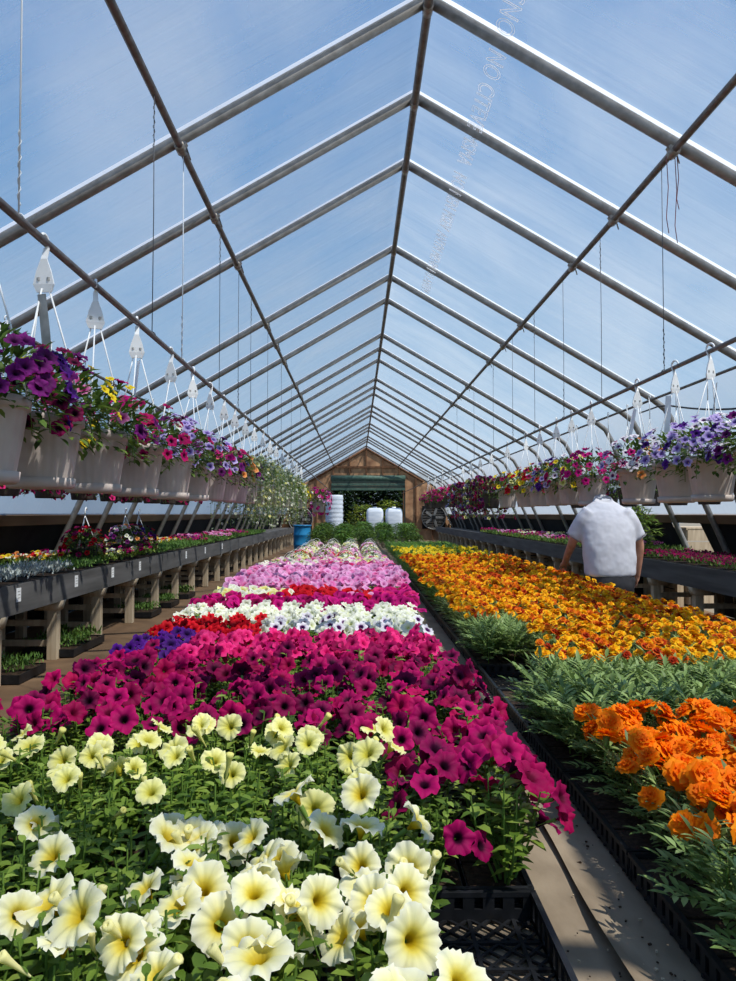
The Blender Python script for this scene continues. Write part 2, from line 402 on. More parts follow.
def tuft(seed,h=.1,w=.24,l=.5,n=150,L=.045,W=.012,spread=.8,mt=0):
    """low even growth that fills a flat"""
    R=random.Random(seed); mb=MB()
    for k in range(n):
        p=(R.uniform(-w/2,w/2),R.uniform(-l/2,l/2),h*R.uniform(.2,.75)); a=R.uniform(0,2*PI)
        put_leaf(mb,p,(math.cos(a)*spread,math.sin(a)*spread,R.uniform(.3,1.2)),(math.cos(a),math.sin(a),.1),L*R.uniform(.7,1.3),W*R.uniform(.8,1.3),mt)
    return mb

FOL=[foliage(i,.19,.09,12,11,.037,.020) for i in range(5)]
FOLM=[FOL[i].mesh('petunia_foliage',[M['leaf'],M['stem']]) for i in range(5)]
FOLD=[FOL[i].mesh('petunia_foliage_dark',[M['leafdk'],M['stem']]) for i in range(5)]
FOLS=[foliage(20+i,.19,.085,7,5,.055,.032,True) for i in range(4)]
PET=[petunia(i,.045,10,.15+.03*(i%3),notch=.10,fr=.07) for i in range(5)]
STAR=[petunia(80+i,.045,7,.15+.04*(i%3),notch=.30) for i in range(5)]
PETM=[petunia(40+i,.045,4,.20,(.12,.34,.66,1.0),False,.28) for i in range(4)]
PETL=[petunia_low(60+i) for i in range(4)]
BUD=[bud(i) for i in range(3)]
FERN=[fern(i,.175,.105,30) for i in range(5)]
FERNM=[f.mesh('marigold_foliage',[M['mleaf'],M['stem']]) for f in FERN]
FERNS=[fern(30+i,.17,.09,13,0,True) for i in range(3)]
MAR=[marigold(i,.036) for i in range(5)]
MARM=[marigold(20+i,.031,((8,1.0,.06,1.0),(6,.66,.4,.9),(4,.34,.9,.8)),False) for i in range(4)]
MARL=[marigold_low(40+i,.03) for i in range(3)]
_cache={}
def cm(kind,i,mat):
    """mesh of shape i of a kind in one petal colour (shared by all copies)"""
    k=(kind,i,mat)
    if k not in _cache:
        src={'pet':PET,'star':STAR,'petm':PETM,'bud':BUD,'mar':MAR,'marm':MARM}[kind][i]
        _cache[k]=src.mesh(kind+'_'+mat,[M[mat],M['calyx']])
    return _cache[k]

BZ=.60; TZ=BZ+.055          # bench top, soil level in the trays
def flower_spot(R,h=.2,r=.085,lean=1.0):
    a=R.uniform(0,2*PI); q=r*math.sqrt(R.random())
    p=Vector((q*math.cos(a),q*math.sin(a),h*R.uniform(.88,1.18)-.25*q*q/r))
    n=Vector((math.cos(a)*q/r*.6+R.gauss(0,.3),math.sin(a)*q/r*.6-.55*lean+R.gauss(0,.3),.75+R.uniform(-.2,.2)))
    return p,n

ncount={}
def petunia_plant(x,y,col,label,group,nf,h=.2,parts=True,R=rnd,sc=1.0,cols=None,nb=0,side=None):
    if parts:
        t=thing('petunia_plant',label,'plant',(x,y,TZ),group)
        ob('foliage',R.choice(FOLM if col in('cream','cream2') else FOLD if R.random()<.4 else FOLM),t,(0,0,0),R.uniform(0,6.28),h/.19*R.uniform(.92,1.05))
        for k in range(nf):
            p,n=flower_spot(R,h)
            if side and k<side:
                a=R.uniform(-1.3,.5); q=R.uniform(.09,.14); p=Vector((q*math.cos(a),q*math.sin(a),h*R.uniform(.55,.95))); n=Vector((math.cos(a)+R.gauss(0,.2),math.sin(a)-.3,.6))
            i=R.randrange(len(PET)); c=R.choice(cols) if cols else col
            o=ob('flower',cm('pet' if col in('cream','cream2') else 'star',i,c),t); o.matrix_local=place(p,n,sc*R.uniform(.8,1.1))
        for k in range(nb):
            p,n=flower_spot(R,h,.09)
            n=Vector((n.x*1.3,n.y*.6,.9)); o=ob('bud',cm('bud',R.randrange(3),col),t); o.matrix_local=place(p,n,R.uniform(.85,1.2))
    else:
        key=('pp',col if not cols else tuple(cols),nf); 
        if key not in _cache:
            var=[]
            allc=list(dict.fromkeys(cols)) if cols else [col]
            for v in range(4):
                b=Big(); b.add(FOLS[v],Matrix.Scale(h/.19,4))
                for k in range(nf):
                    p,n=flower_spot(R,h); c=R.choice(cols) if cols else col
                    b.add(PETM[R.randrange(4)],place(p,n,sc*R.uniform(.82,1.05)),2+allc.index(c))
                var.append(b.mesh('petunia_plant',[M['leaf'],M['stem']]+[M[c] for c in allc]))
            _cache[key]=var
        t=tag(ob('petunia_plant',R.choice(_cache[key]),None,(x,y,TZ),R.uniform(-.5,.5)),label,'plant',group)
    return t

# ------------------------------------------------------------------ trays
def tray_mesh():
    """slotted black carrying tray .28 x .53 x .06 with a lattice floor"""
    w,l,h=.278,.525,.062; mb=MB()
    for sx in (-1,1):
        mb.box((sx*(w/2-.004),0,h-.005),(.012,l,.010)); mb.box((sx*(w/2-.006),0,.007),(.006,l,.014))
        n=14
        for k in range(n): mb.box((sx*(w/2-.006),-l/2+.012+k*(l-.024)/(n-1),h/2),(.006,.020 if k%3 else .026,h-.012))
    for sy in (-1,1):
        mb.box((0,sy*(l/2-.004),h-.005),(w,.012,.010)); mb.box((0,sy*(l/2-.006),.014),(w,.006,.026))
        n=7
        for k in range(n): mb.box((-w/2+.014+k*(w-.028)/(n-1),sy*(l/2-.006),h/2),(.024,.006,h-.012))
    k=0
    d=math.hypot(w,w)
    for q in np.arange(-l/2-w/2+.03,l/2+w/2,.045):
        for sg in (1,-1):
            # diagonal bars clipped to the floor
            x0,x1=-w/2,w/2; y0=q-sg*w/2; y1=q+sg*w/2
            ts=[0,1]
            pts=[]
            for t in np.linspace(0,1,25):
                yy=y0+(y1-y0)*t
                if -l/2<=yy<=l/2: pts.append((x0+(x1-x0)*t,yy))
            if len(pts)>1:
                a,b=pts[0],pts[-1]; c=((a[0]+b[0])/2,(a[1]+b[1])/2,.004)
                mb.box(c,(math.hypot(b[0]-a[0],b[1]-a[1]),.006,.005),0,Matrix.Rotation(math.atan2(b[1]-a[1],b[0]-a[0]),3,'Z'))
    for sx in (-.5,0,.5): mb.box((sx*w*.66,0,.005),(.008,l-.01,.006))
    for yy in np.linspace(-l/2+.09,l/2-.09,5): mb.box((0,yy,.005),(w-.01,.008,.006))
    return mb.mesh('carrying_tray',[M['black']])
TRAY=tray_mesh()
def soil_mesh():
    mb=MB(); w,l=.262,.508
    nx,ny=2,4
    for i in range(nx):
        for j in range(ny):
            cx=-w/2+(i+.5)*w/nx; cy=-l/2+(j+.5)*l/ny
            a,b=w/nx/2-.004,l/ny/2-.004
            mb.box((cx,cy,.028),(2*a,2*b,.040),1)
            mb.box((cx,cy,.050),(2*a-.006,2*b-.006,.006),0)
    return mb.mesh('cell_pack',[M['soil'],M['black']])
SOIL=soil_mesh()
def tray(x,y,label,group,full=True,zz=BZ):
    t=thing('carrying_tray',label,'tray',(x,y,zz+.003),group)
    ob('tray_body',TRAY,t)
    if full: ob('cell_pack',SOIL,t)
    return t

# ------------------------------------------------------------------ petunia bed
PX=[-1.06,-.77,-.48,-.19,.232]; PX=[.232-.29*k for k in range(5)][::-1]
Y0=.765; TP=.533             # centre of the first tray row, tray pitch
NAME={'cream':'pale yellow','crimson':'crimson-magenta','hotpink':'hot pink','purple':'deep purple','red':'scarlet','whitep':'white',
      'picotee':'white and purple','magenta':'magenta'}
def petcol(row,c):
    if row==0: return 'cream'
    if row==1: return 'cream' if c<4 else None
    if row==2: return 'cream' if c<4 else 'crimson'
    if row in(3,4): return 'crimson'
    if row==5: return 'hotpink' if c>0 else 'purple'
    if row==6: return ['purple','red','picotee','picotee','picotee'][c] if c!=0 else 'red'
    return 'whitep'
prow=0
for row in range(8):
    yc=Y0+row*TP
    for c in range(5):
        col=petcol(row,c)
        cc=4-c
        lab='empty slotted black carrying tray with lattice floor beside the aisle' if col is None else \
            'black tray of %s petunias, %s from the aisle in the %s tray row'%(NAME[col],nth(cc+1),nth(row+1))
        tray(PX[c],yc,lab,'black trays under the petunias',col is not None)
    for k in range(4):
        y=yc-.2+k*.133
        prow=row*4+k+1
        idx=0
        for c in (4,3,2,1,0):
            col=petcol(row,c)
            if col is None: continue
            for side in (.066,-.066):
                if row==0 and c==4 and side>0: continue
                idx+=1
                x=PX[c]+side+rnd.uniform(-.012,.012); yy=y+rnd.uniform(-.015,.015)
                lab='%s petunia plant, %s from the aisle, %s row from the front'%(NAME[col],nth(idx),nth(prow))
                g=NAME[col]+' petunias'
                if col=='cream':
                    # thick with flowers in the front middle, sparser further back
                    front=math.exp(-((yy-1.20)/.27)**2)*(.95 if x>-.36 else .20)*(.25 if (row==0 and c==4) else 1)
                    back=math.exp(-((yy-2.0)/.18)**2)*1.0
                    m=.30+4.5*front+2.0*back
                    nf=int(m)+(1 if rnd.random()<m-int(m) else 0)
                    if c==3 and side>0 and .95<yy<1.6: x+=.05
                    if c==4: x-=.03
                    petunia_plant(x,yy,'cream' if yy<1.55 else 'cream2',lab,g,nf,.205 if x>-.5 else .2,True,rnd,1.0 if yy<1.5 else .84,None,(1 if rnd.random()<.6 else 0)+(1 if front>.4 or (yy<1.2 and x<-.36) else 0))
                elif col=='crimson':
                    nf=rnd.choice([3,4,4,5])+(2 if c==4 and side>0 else 0)
                    if c==4 and side>0: x+=.035
                    petunia_plant(x,yy,col,lab,g,nf+(1 if row==2 else 0),rnd.uniform(.18,.225),True,rnd,.92,['crimson','crimson','crimson','wine'],0,3 if (c==4 and side>0) else (2 if row==2 and k==0 else 0))
                else:
                    hh=.2
                    cols={'hotpink':['hotpink','hotpink','crimson'],'red':['red'],'purple':['purple'],'picotee':['picotee','whitep','whitep'],'whitep':['whitep']}[col]
                    petunia_plant(x,yy,col,lab,g,7 if col!='picotee' else 5,hh,False,rnd,.85,cols)
# farther petunias: too many to single out
b=Big(); far_cols=['magenta','crimson','red','whitep','cream2','paleped','pinkrim','hotpink','lilac']
y=Y0+8*TP-.2; R=random.Random(3)
while y<9.6:
    for k in range(10):
        x=PX[0]-.066+k*.1485+R.uniform(-.02,.02); c=k//2
        row=(y-Y0+.266)/TP; h=.2
        if row<9: cs=['magenta','magenta','crimson']
        elif row<10: cs=[['whitep','cream2'],['whitep','cream2','red'],['red'],['red','paleped'],['magenta','hotpink']][c]
        elif row<13.6: cs=['paleped','paleped','paleped','pinkrim'] ; h=.24
        elif row<15: cs=['hotpink','pinkrim','paleped'] if c>1 else ['paleped','whitep']; h=.22
        else: cs=['whitep','cream2','paleped','pinkrim']
        S=Matrix.Translation((x,y,TZ))
        b.add(FOLS[R.randrange(4)],S@Matrix.Scale(h/.19,4))
        for q in range(7 if row<10 else 9):
            p,n=flower_spot(R,h); n=Vector(n)
            b.add(PETL[R.randrange(4)],S@place(p,n,R.uniform(.75,1.0)),2+far_cols.index(R.choice(cs)))
    y+=.14
o=ob('petunia_bed',b.mesh('petunia_bed',[M['leaf'],M['stem']]+[M[c] for c in far_cols]))
tag(o,'banded magenta, red, white and pink petunias farther along the bed','flowers',None,'stuff')
for row in range(8,18):
    tray(PX[4],Y0+row*TP,'black tray under the far petunias, %s from the front along the aisle'%nth(row+1),'black trays under the petunias')

# potted flowers with wire handles standing on the far end of the petunia bench
def small_pot_mesh(r=.12,h=.13):
    mb=MB(); mb.lathe([(r*.72,0),(r*.98,h*.86),(r*1.06,h*.87),(r*1.06,h),(r*.94,h),(r*.9,h*.85),(0.001,h*.85)],18,0); return mb
SPOT=small_pot_mesh().mesh('small_pot',[M['pot']])
def mound(seed,cols,r=.19,n=70,nl=80):
    R=random.Random(seed); b=Big(); f=MB()
    for k in range(nl):
        a=R.uniform(0,6.28); e=R.uniform(-.2,1.4); d=Vector((math.cos(a)*math.cos(e),math.sin(a)*math.cos(e),math.sin(e)*.75))
        put_leaf(f,d*r*R.uniform(.5,.95),d+Vector((0,0,-.2)),(0,0,1),.06,.03)
    b.add(f,Matrix.Identity(4))
    for k in range(n):
        a=R.uniform(0,6.28); e=R.uniform(-.1,1.45); d=Vector((math.cos(a)*math.cos(e),math.sin(a)*math.cos(e),math.sin(e)*.75))
        b.add(PETL[R.randrange(4)],place(d*r,d+Vector((0,-.3,.3)),R.uniform(.8,1.1)),1+R.randrange(len(cols)))
    return b.mesh('flower_mound',[M['leaf']]+[M[c] for c in cols])
MOUND=[(mound(1,['cream2','whitep']),'cream'),(mound(2,['whitep','paleped']),'white'),(mound(3,['pinkrim','cream2','red']),'pink and cream'),(mound(4,['paleped','whitep','cream2']),'pale pink')]
def arc_mesh():
    mb=MB(); mb.tube([(.13*math.cos(a),0,.13+.19*math.sin(a)) for a in np.linspace(0,PI,13)],.0025,5); return mb.mesh('wire_handle',[M['white']])
ARC=arc_mesh()
R=random.Random(11); i=0
for ri in range(11):
    for k in range(4):
        me,cn=MOUND[R.randrange(4)]; y=9.85+ri*.62+R.uniform(-.05,.05); x=-.9+k*.38+R.uniform(-.04,.04)
        t=thing('flower_pot','pot of %s flowers with wire handle, %s from the aisle, %s pot row'%(cn,nth(4-k),nth(ri+1)),'potted plant',(x,y,BZ),'handled flower pots at the far end of the bench')
        ob('pot',SPOT,t); ob('blossoms',me,t,(0,0,.12),R.uniform(0,6.28),R.uniform(.85,1.0)); ob('wire_handle',ARC,t,(0,0,0),R.uniform(-.6,.6))

# ------------------------------------------------------------------ marigold bed
MX=[.77+.29*k for k in range(5)]
MY0=.93
def marigold_plant(x,y,kind,label,group,nf,h=.17,parts=True,R=rnd):
    cols={'orange':['orange'],'mix':['gold','gold','amber','gold','rust','amber']}.get(kind,['gold'])
    if parts:
        t=thing('marigold_plant',label,'plant',(x,y,TZ),group)
        ob('foliage',R.choice(FERNM),t,(0,0,0),R.uniform(0,6.28),h/.17*R.uniform(.95,1.12))
        for k in range(nf):
            p,n=flower_spot(R,h+.045,.085,.5); o=ob('flower',cm('mar',R.randrange(5),R.choice(cols)),t); o.matrix_local=place(p,n,R.uniform(.8,1.1))
    else:
        key=('mp',kind,nf)
        if key not in _cache:
            var=[]
            for v in range(5):
                b=Big(); b.add(FERNS[v%3] if nf else FERN[v],Matrix.Scale(h/.17,4))
                for k in range(nf):
                    p,n=flower_spot(R,h+.035,.085,.6); b.add(MARM[R.randrange(4)],place(p,n,R.uniform(.68,.95)),2+cols.index(R.choice(cols)))
                var.append(b.mesh('marigold_plant',[M['mleaf'],M['stem']]+[M[c] for c in cols]))
            _cache[key]=var
        t=tag(ob('marigold_plant',R.choice(_cache[key]),None,(x,y,TZ),R.uniform(-.5,.5)),label,'plant',group)
    return t
mrow=0
for row in range(1,10):
    yc=MY0+row*.535
    for c in range(5):
        if MX[c]-.15 > .515*(yc+.27): continue
        empty=(row==5 and c==0)
        tray(MX[c],yc,'empty black tray between the green and golden marigolds beside the aisle' if empty else
             'black tray of marigolds, %s from the aisle in the %s marigold tray row'%(nth(c+1),nth(row)),'black trays under the marigolds',not empty)
        if row==4 and c==0:
            pass
    for k in range(4):
        y=yc-.2+k*.133; mrow+=1; idx=0
        for c in range(5):
            for side in (-.066,.066):
                idx+=1
                x=MX[c]+side+rnd.uniform(-.012,.012); yy=y+rnd.uniform(-.015,.015)
                if x-.1 > .515*yy or (row==5 and c==0) or (row==4 and c==0 and side<0 and k>0): continue
                kind='green'
                if 1.48<yy<2.26: kind='orange'; x+=.035
                elif yy>3.12: kind='mix'
                if row==6 and c==0: kind='green'
                nm={'green':'unopened green marigold plant','orange':'bright orange marigold plant','mix':'gold and rust marigold plant'}[kind]
                lab='%s, %s from the aisle, %s row from the front'%(nm,nth(idx),nth(mrow))
                g={'green':'marigolds not yet in flower','orange':'orange marigolds','mix':'gold and rust marigolds'}[kind]
                marigold_plant(x,yy,kind,lab,g,{'green':0,'orange':rnd.choice([8,8,9]),'mix':8}[kind],.15 if yy<1.5 else (.145 if kind=='orange' else .17),yy<3.0)
b=Big(); cols=['gold','amber','rust','yellowp']; R=random.Random(5)
y=MY0+10*.535-.2
while y<17.2:
    for k in range(10):
        x=MX[0]-.066+k*.1485+R.uniform(-.02,.02)
        S=Matrix.Translation((x,y,TZ))
        b.add(FERNS[R.randrange(3)],S)
        nf=6 if y<10.6 else (1 if y<12.4 else (2 if y<13.4 else 0))
        for q in range(nf):
            p,n=flower_spot(R,.2,.085,.6)
            b.add(MARL[R.randrange(3)],S@place(p,n,R.uniform(.8,1.15)),2+(R.choice([0,1,1,0,2]) if y<10.6 else 3))
    y+=.145
o=ob('marigold_bed',b.mesh('marigold_bed',[M['grass'],M['stem']]+[M[c] for c in cols]))
tag(o,'golden then green marigolds running on down the far half of the bed','flowers',None,'stuff')
for row in range(10,17):
    tray(MX[0],MY0+row*.535,'black tray under the far marigolds, %s along the aisle'%nth(row),'black trays under the marigolds')

# ------------------------------------------------------------------ display bench with ground cloth
t=thing('display_bench','long low display bench covered with grey-brown cloth under the flower beds','bench',(RX,12,0))
def sheet(x0,x1,z,edge=0,seed=0,y0=.3,y1=24.5,ny=260,nx=14,right=True):
    R=random.Random(seed); vs=[]; fs=[]
    for j in range(ny+1):
        y=y0+(y1-y0)*(j/ny)**1.6
        wob=.006*math.sin(y*3.1+seed)+.004*math.sin(y*7.3)
        for i in range(nx+1):
            u=i/nx; x=x0+(x1-x0)*u
            zz=z+.0018*math.sin(x*31+y*5)*math.sin(y*11+x*3)
            if edge and i>=nx-1: zz+=edge*(1+.5*math.sin(y*4.7)); x+=wob
            vs.append((x-RX,y-12,zz))
    for j in range(ny):
        for i in range(nx):
            a=j*(nx+1)+i; fs.append((a,a+1,a+nx+2,a+nx+1))
    return vs,fs
mb=MB(); v,f=sheet(-1.18,.53,BZ-.002,0,1); mb.add(v,f)
mb2=MB(); v,f=sheet(.497,2.16,BZ-.004,0,2)
n_=15
for i_ in range(0,len(v),n_):
    yy_=v[i_][1]
    for q_,lift in ((0,.026),(1,.004)):
        x_,y_,z_=v[i_+q_]; v[i_+q_]=((.497-RX if q_==0 else .56-RX)+.006*math.sin(yy_*3.1)+.004*math.sin(yy_*7.3),y_,z_+lift*(1+.35*math.sin(yy_*5.1)))
mb2.add(v,f)
mb3=MB(); mb3.box((0,0,BZ-.045),(3.36,24.4,.06)); 
ob('cloth_cover',mb.mesh('cloth_cover',[M['fabric']]),t); ob('cloth_cover',mb2.mesh('cloth_cover',[M['fabric']]),t)
ob('bench_top',mb3.mesh('bench_top',[M['greywood']]),t)
for y in np.arange(.6,24.4,1.22):
    for x in (-1.1,.4,2.05):
        q=MB(); q.box((0,0,(BZ-.075)/2),(.09,.09,BZ-.075)); ob('leg',q.mesh('leg',[M['post']]),t,(x-RX,y-12,0))
# crumbs of soil on the cloth
mb=MB(); R=random.Random(9)
for k in range(90):
    y=1.35+R.random()**2*3.2; x=R.choice([.535+abs(R.gauss(0,.03)),.45+R.gauss(0,.05),.57+R.random()*.05]); s=R.uniform(.0012,.0035)
    mb.box((x,y,BZ+.003+s/2),(s*2,s*1.3,s),R.choice([0,0,1]),Matrix.Rotation(R.uniform(0,3),3,'Z'))
tag(ob('soil_crumbs',mb.mesh('soil_crumbs',[M['soil'],M['post']])),'brown soil crumbs and chips scattered on the aisle cloth','crumbs',None,'stuff')

# ------------------------------------------------------------------ greenhouse shell
PROF=[(0,5.09),(3.1,3.277),(3.55,3.013),(3.72,2.88),(3.84,2.66),(4.0,2.2),(4.2,1.68),(4.42,1.2),(4.55,.90),(4.65,.42),(4.68,0)]
def offset(prof,d):
    out=[]
    for i,(q,z) in enumerate(prof):
        a=Vector(prof[max(i-1,0)]); b_=Vector(prof[min(i+1,len(prof)-1)])
        if i==0: out.append((0,z+d/math.cos(.53))); continue
        t=(b_-a).normalized(); out.append((q-t.y*d,z+t.x*d))
    return out
YB,YE=-2.6,39.9
def zof(q):
    for (a,za),(b_,zb) in zip(PROF,PROF[1:]):
        if q<=b_: return za+(zb-za)*(q-a)/(b_-a)
    return 0
hoops=[k for k in range(-6,29) if k%4!=3]
hoopm=MB()
for k in hoops:
    y=5.1+1.22*k; mb=MB()
    for sg in (-1,1): mb.tube([(sg*q,0,z) for q,z in PROF],.042,10)
    hp=struct('roof_beam',mb.mesh('roof_beam',[M['pipe']]),(RX,y,0),'grey galvanised roof hoop, %s from the camera end'%nth(hoops.index(k)+1))
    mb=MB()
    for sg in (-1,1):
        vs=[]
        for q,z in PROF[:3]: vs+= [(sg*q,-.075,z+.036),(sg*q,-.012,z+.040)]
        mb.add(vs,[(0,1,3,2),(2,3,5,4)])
    o=ob('film_tape',mb.mesh('film_tape',[M['ink']]),hp); o['kind']='structure'  # translucent white strip standing in for the film's bright highlight beside the hoop
def long_pipe(name,x,z,r,mat,y0=YB,y1=YE,droop=0):
    mb=MB(); ys=np.linspace(y0,y1,24); mb.tube([(0,y,-droop*((y-y0)/(y1-y0))**2) for y in ys],r,8); return mb.mesh(name,[M[mat]])
struct('roof_ridge_beam',long_pipe('ridge',0,0,.032,'rail'),(RX,0,5.09-.065),'dark ridge pipe along the peak of the roof')
for sg,s in ((-1,'potted petunia'),(1,'marigold')):
    struct('roof_purlin_beam',long_pipe('purlin',0,0,.026,'rail'),(RX+sg*1.735,0,zof(1.735)-.062),'dark purlin pipe above the %s side'%s)
# brackets where pipes cross
for k in hoops:
    if k<-1 or k>14: continue
    y=5.1+1.22*k
    for q in (-1.735,0,1.735):
        mb=MB(); z=zof(abs(q))-.04
        mb.box((0,0,0),(.075,.05,.055),0,Matrix.Rotation(-.53*np.sign(q),3,'Y')); mb.tube([(0,-.045,-.03),(0,.045,-.03)],.037,8)
        if q: mb.tube([(.03,.03,0),(.06,.04,-.09)],.006,4)
        struct('roof_beam_bracket',mb.mesh('bracket',[M['bracket']]),(RX+q,y,z))
# film skin
PO=offset(PROF,.046)
film_prof=[p for p in PO if p[1]>1.40]
qe=[(4.35,1.45)]
def skin(pts,sg,y0,y1,ny,mat,sag=.012):
    mb=MB(); vs=[]; fs=[]
    dense=[]
    for (a,b_) in zip(pts,pts[1:]):
        n=max(1,int(math.dist(a,b_)/.3))
        for i in range(n): dense.append((a[0]+(b_[0]-a[0])*i/n,a[1]+(b_[1]-a[1])*i/n))
    dense.append(pts[-1]); m=len(dense)
    for j in range(ny+1):
        y=y0+(y1-y0)*j/ny; ph=((y-5.1)/1.22)%1; s=sag*math.sin(PI*ph)
        for q,z in dense: vs.append((RX+sg*(q-s*.3),y,z-s))
    for j in range(ny):
        for i in range(m-1):
            a=j*m+i; fs.append((a,a+1,a+m+1,a+m))
    mb.add(vs,fs); return mb.mesh('film',[mat])
roof_pts=[p for p in film_prof if p[0]<3.7]
side_pts=[roof_pts[-1]]+[p for p in film_prof if p[0]>=3.7]+qe
films={}
for sg,s in ((-1,'left'),(1,'right')):
    films[s]=struct('ceiling_film_'+s,skin(roof_pts,sg,YB,YE,140,M['film']),(0,0,0),'clear plastic greenhouse film over the %s roof slope'%s)
    struct('wall_%s_film'%s,skin(side_pts,sg,YB,YE,60,M['film_side']),(0,0,0),'milky plastic film on the %s side wall'%s)
    bq=4.385
    mb=MB(); mb.box((0,0,0),(.05,YE-YB,.13),0,Matrix.Rotation(sg*-.42,3,'Y')); struct('trim_1' if sg<0 else 'trim_2',mb.mesh('base_board',[M['board']]),(RX+sg*(bq),(YB+YE)/2,1.385),'brown wooden rail under the side film')
    mb=MB(); 
    for (q0,z0,q1,z1) in ((4.42,1.355,4.64,.9),(4.64,.9,4.73,.42),(4.73,.42,4.75,0)):
        mb.add([(RX+sg*q0,YB,z0),(RX+sg*q0,YE,z0),(RX+sg*q1,YE,z1),(RX+sg*q1,YB,z1)],[(0,1,2,3)])
    if sg<0: struct('wall_left',mb.mesh('shade_cloth',[M['shade']]),(0,0,0),'black cloth lower wall')
    else:
        mb=MB()
        for (ya,yb) in ((YB,10.55),(11.5,YE)):
            for (q0,z0,q1,z1) in ((4.42,1.355,4.64,.9),(4.64,.9,4.73,.42),(4.73,.42,4.75,0)):
                mb.add([(RX+sg*q0,ya,z0),(RX+sg*q0,yb,z0),(RX+sg*q1,yb,z1),(RX+sg*q1,ya,z1)],[(0,1,2,3)])
        struct('wall_right',mb.mesh('shade_cloth',[M['shade']]),(0,0,0),'black cloth lower wall with an open bay')
# printed lettering on the film of the right slope
def lettering(text,q,y,name):
    cu=bpy.data.curves.new(name,'FONT'); cu.body=text; cu.size=.20; cu.fill_mode='NONE'; cu.bevel_depth=.003; cu.bevel_resolution=0
    cu.space_character=1.08; cu.resolution_u=4
    cu.materials.append(M['ink'])
    o=bpy.data.objects.new(name,cu); C.objects.link(o)
    sl=Vector((3.1,0,3.277-5.09)).normalized()     # down the slope
    # reads towards the viewer, tops down the slope
    xax=Vector((0,1,0)); yax=sl; zax=xax.cross(yax)
    z=5.09-.585*q+.02
    m=Matrix((xax,yax,zax)).transposed().to_4x4(); m.translation=Vector((RX+q-.07,y,z-.012))
    o.matrix_world=m; o.parent=films['right']; return o
lettering('NO CITEVE MSMA',.52,5.16,'printed_lettering')
lettering('NO MEN MSEV',.52,7.05,'printed_lettering')
lettering('ANYM MENM NO ANYM',.52,8.55,'printed_lettering')
lettering('SNO',.52,4.55,'printed_lettering')

# gable end
GY=40.0
def slab(pts,th,mat,name):
    mb=MB(); n=len(pts)
    vs=[(x,0,z) for x,z in pts]+[(x,th,z) for x,z in pts]
    mb.add(vs,[tuple(range(n)),tuple(range(2*n-1,n-1,-1))]+[(i,(i+1)%n,n+(i+1)%n,n+i) for i in range(n)],0,smooth=False)
    return mb.mesh(name,[mat])
DX0,DX1,DT=-1.30,2.50,2.85
L_=[(-q+RX,z) for q,z in PROF]; R_=[(q+RX,z) for q,z in PROF]
struct('wall_back',slab([(DX0,0),(DX0,DT),(DX1,DT),(DX1,0)]+[p for p in R_[::-1]]+[p for p in L_[1:]],.06,M['osb'],'wall_back'),(0,GY,0),'brown wooden gable wall at the far end')
mb=MB()
for x in np.arange(-4,5.1,.9):
    zt=zof(abs(x-RX))-.08
    z0=DT if DX0-.1<x<DX1+.1 else 0
    mb.box((x,-.045,(zt+z0)/2),(.06,.09,max(zt-z0,.05)))
mb.box(((DX0+DX1)/2,-.06,4.0),(3.4,.08,.09)); 
for x in (DX0-.06,DX1+.06): mb.box((x,-.05,1.7),(.1,.1,3.4))
for sg in (-1,1): mb.tube([(RX,-.05,5.02),(RX+sg*3.1,-.05,3.21)],.06,6)
struct('trim_3',mb.mesh('gable_studs',[M['stud']]),(0,GY,0),'dark studs and rafters of the gable wall')
t=thing('roller_door','green roller door rolled up over the far doorway','door',(RX+.1,GY-.42,2.75))
mb=MB()
for k in range(5): mb.box((0,-.02*k,.55-.13*k),(3.95,.10,.12),k%2)
ob('shutter_slats',mb.mesh('shutter_slats',[M['doorgreen'],M['doordark']]),t)
mb=MB(); mb.tube([(-2.0,.05,.62),(2.0,.05,.62)],.16,14); ob('shutter_roll',mb.mesh('shutter_roll',[M['doorgreen']]),t)
for sx_ in (-1.97,1.97):
    mb=MB(); mb.box((0,0,-1.3),(.06,.08,2.9)); ob('guide_rail',mb.mesh('guide_rail',[M['doordark']]),t,(sx_,.05,0))
def fan(x,z,r,label):
    t=thing('exhaust_fan',label,'fan',(x,GY-.12,z))
    mb=MB(); mb.lathe([(r,-.08),(r*1.08,-.08),(r*1.08,.08),(r,.08),(r,-.08)],32); 
    rot=Matrix.Rotation(PI/2,4,'X')
    bb=Big().add(mb,rot); ob('shroud',bb.mesh('shroud',[M['fan']]),t)
    mb=MB(); mb.box((0,.07,0),(2*r,.02,2*r)); ob('back_plate',mb.mesh('back_plate',[M['shade']]),t)
    for k in range(9):
        z2=-r+r*2*(k+.5)/9; w=2*math.sqrt(max(r*r-z2*z2,0))
        mb=MB(); mb.box((0,.02,z2),(w*.96,.02,r*.13),0,Matrix.Rotation(.5,3,'X')); ob('louvre',mb.mesh('louvre',[M['fan']]),t)
    for k in range(5):
        a=k*2*PI/5; mb=MB(); mb.box((math.cos(a)*r*.45,-.03,math.sin(a)*r*.45),(r*.8,.015,r*.22),0,Matrix.Rotation(-a,3,'Y')); ob('blade',mb.mesh('blade',[M['fan']]),t)
    mb=MB(); mb.box((0,-.05,0),(.2,.12,.2)); ob('motor',mb.mesh('motor',[M['shade']]),t)
fan(4.15,1.27,.62,'round exhaust fan on the gable wall beside the marigold side of the doorway')
fan(-3.05,1.15,.62,'round exhaust fan on the gable wall behind the blue barrel')

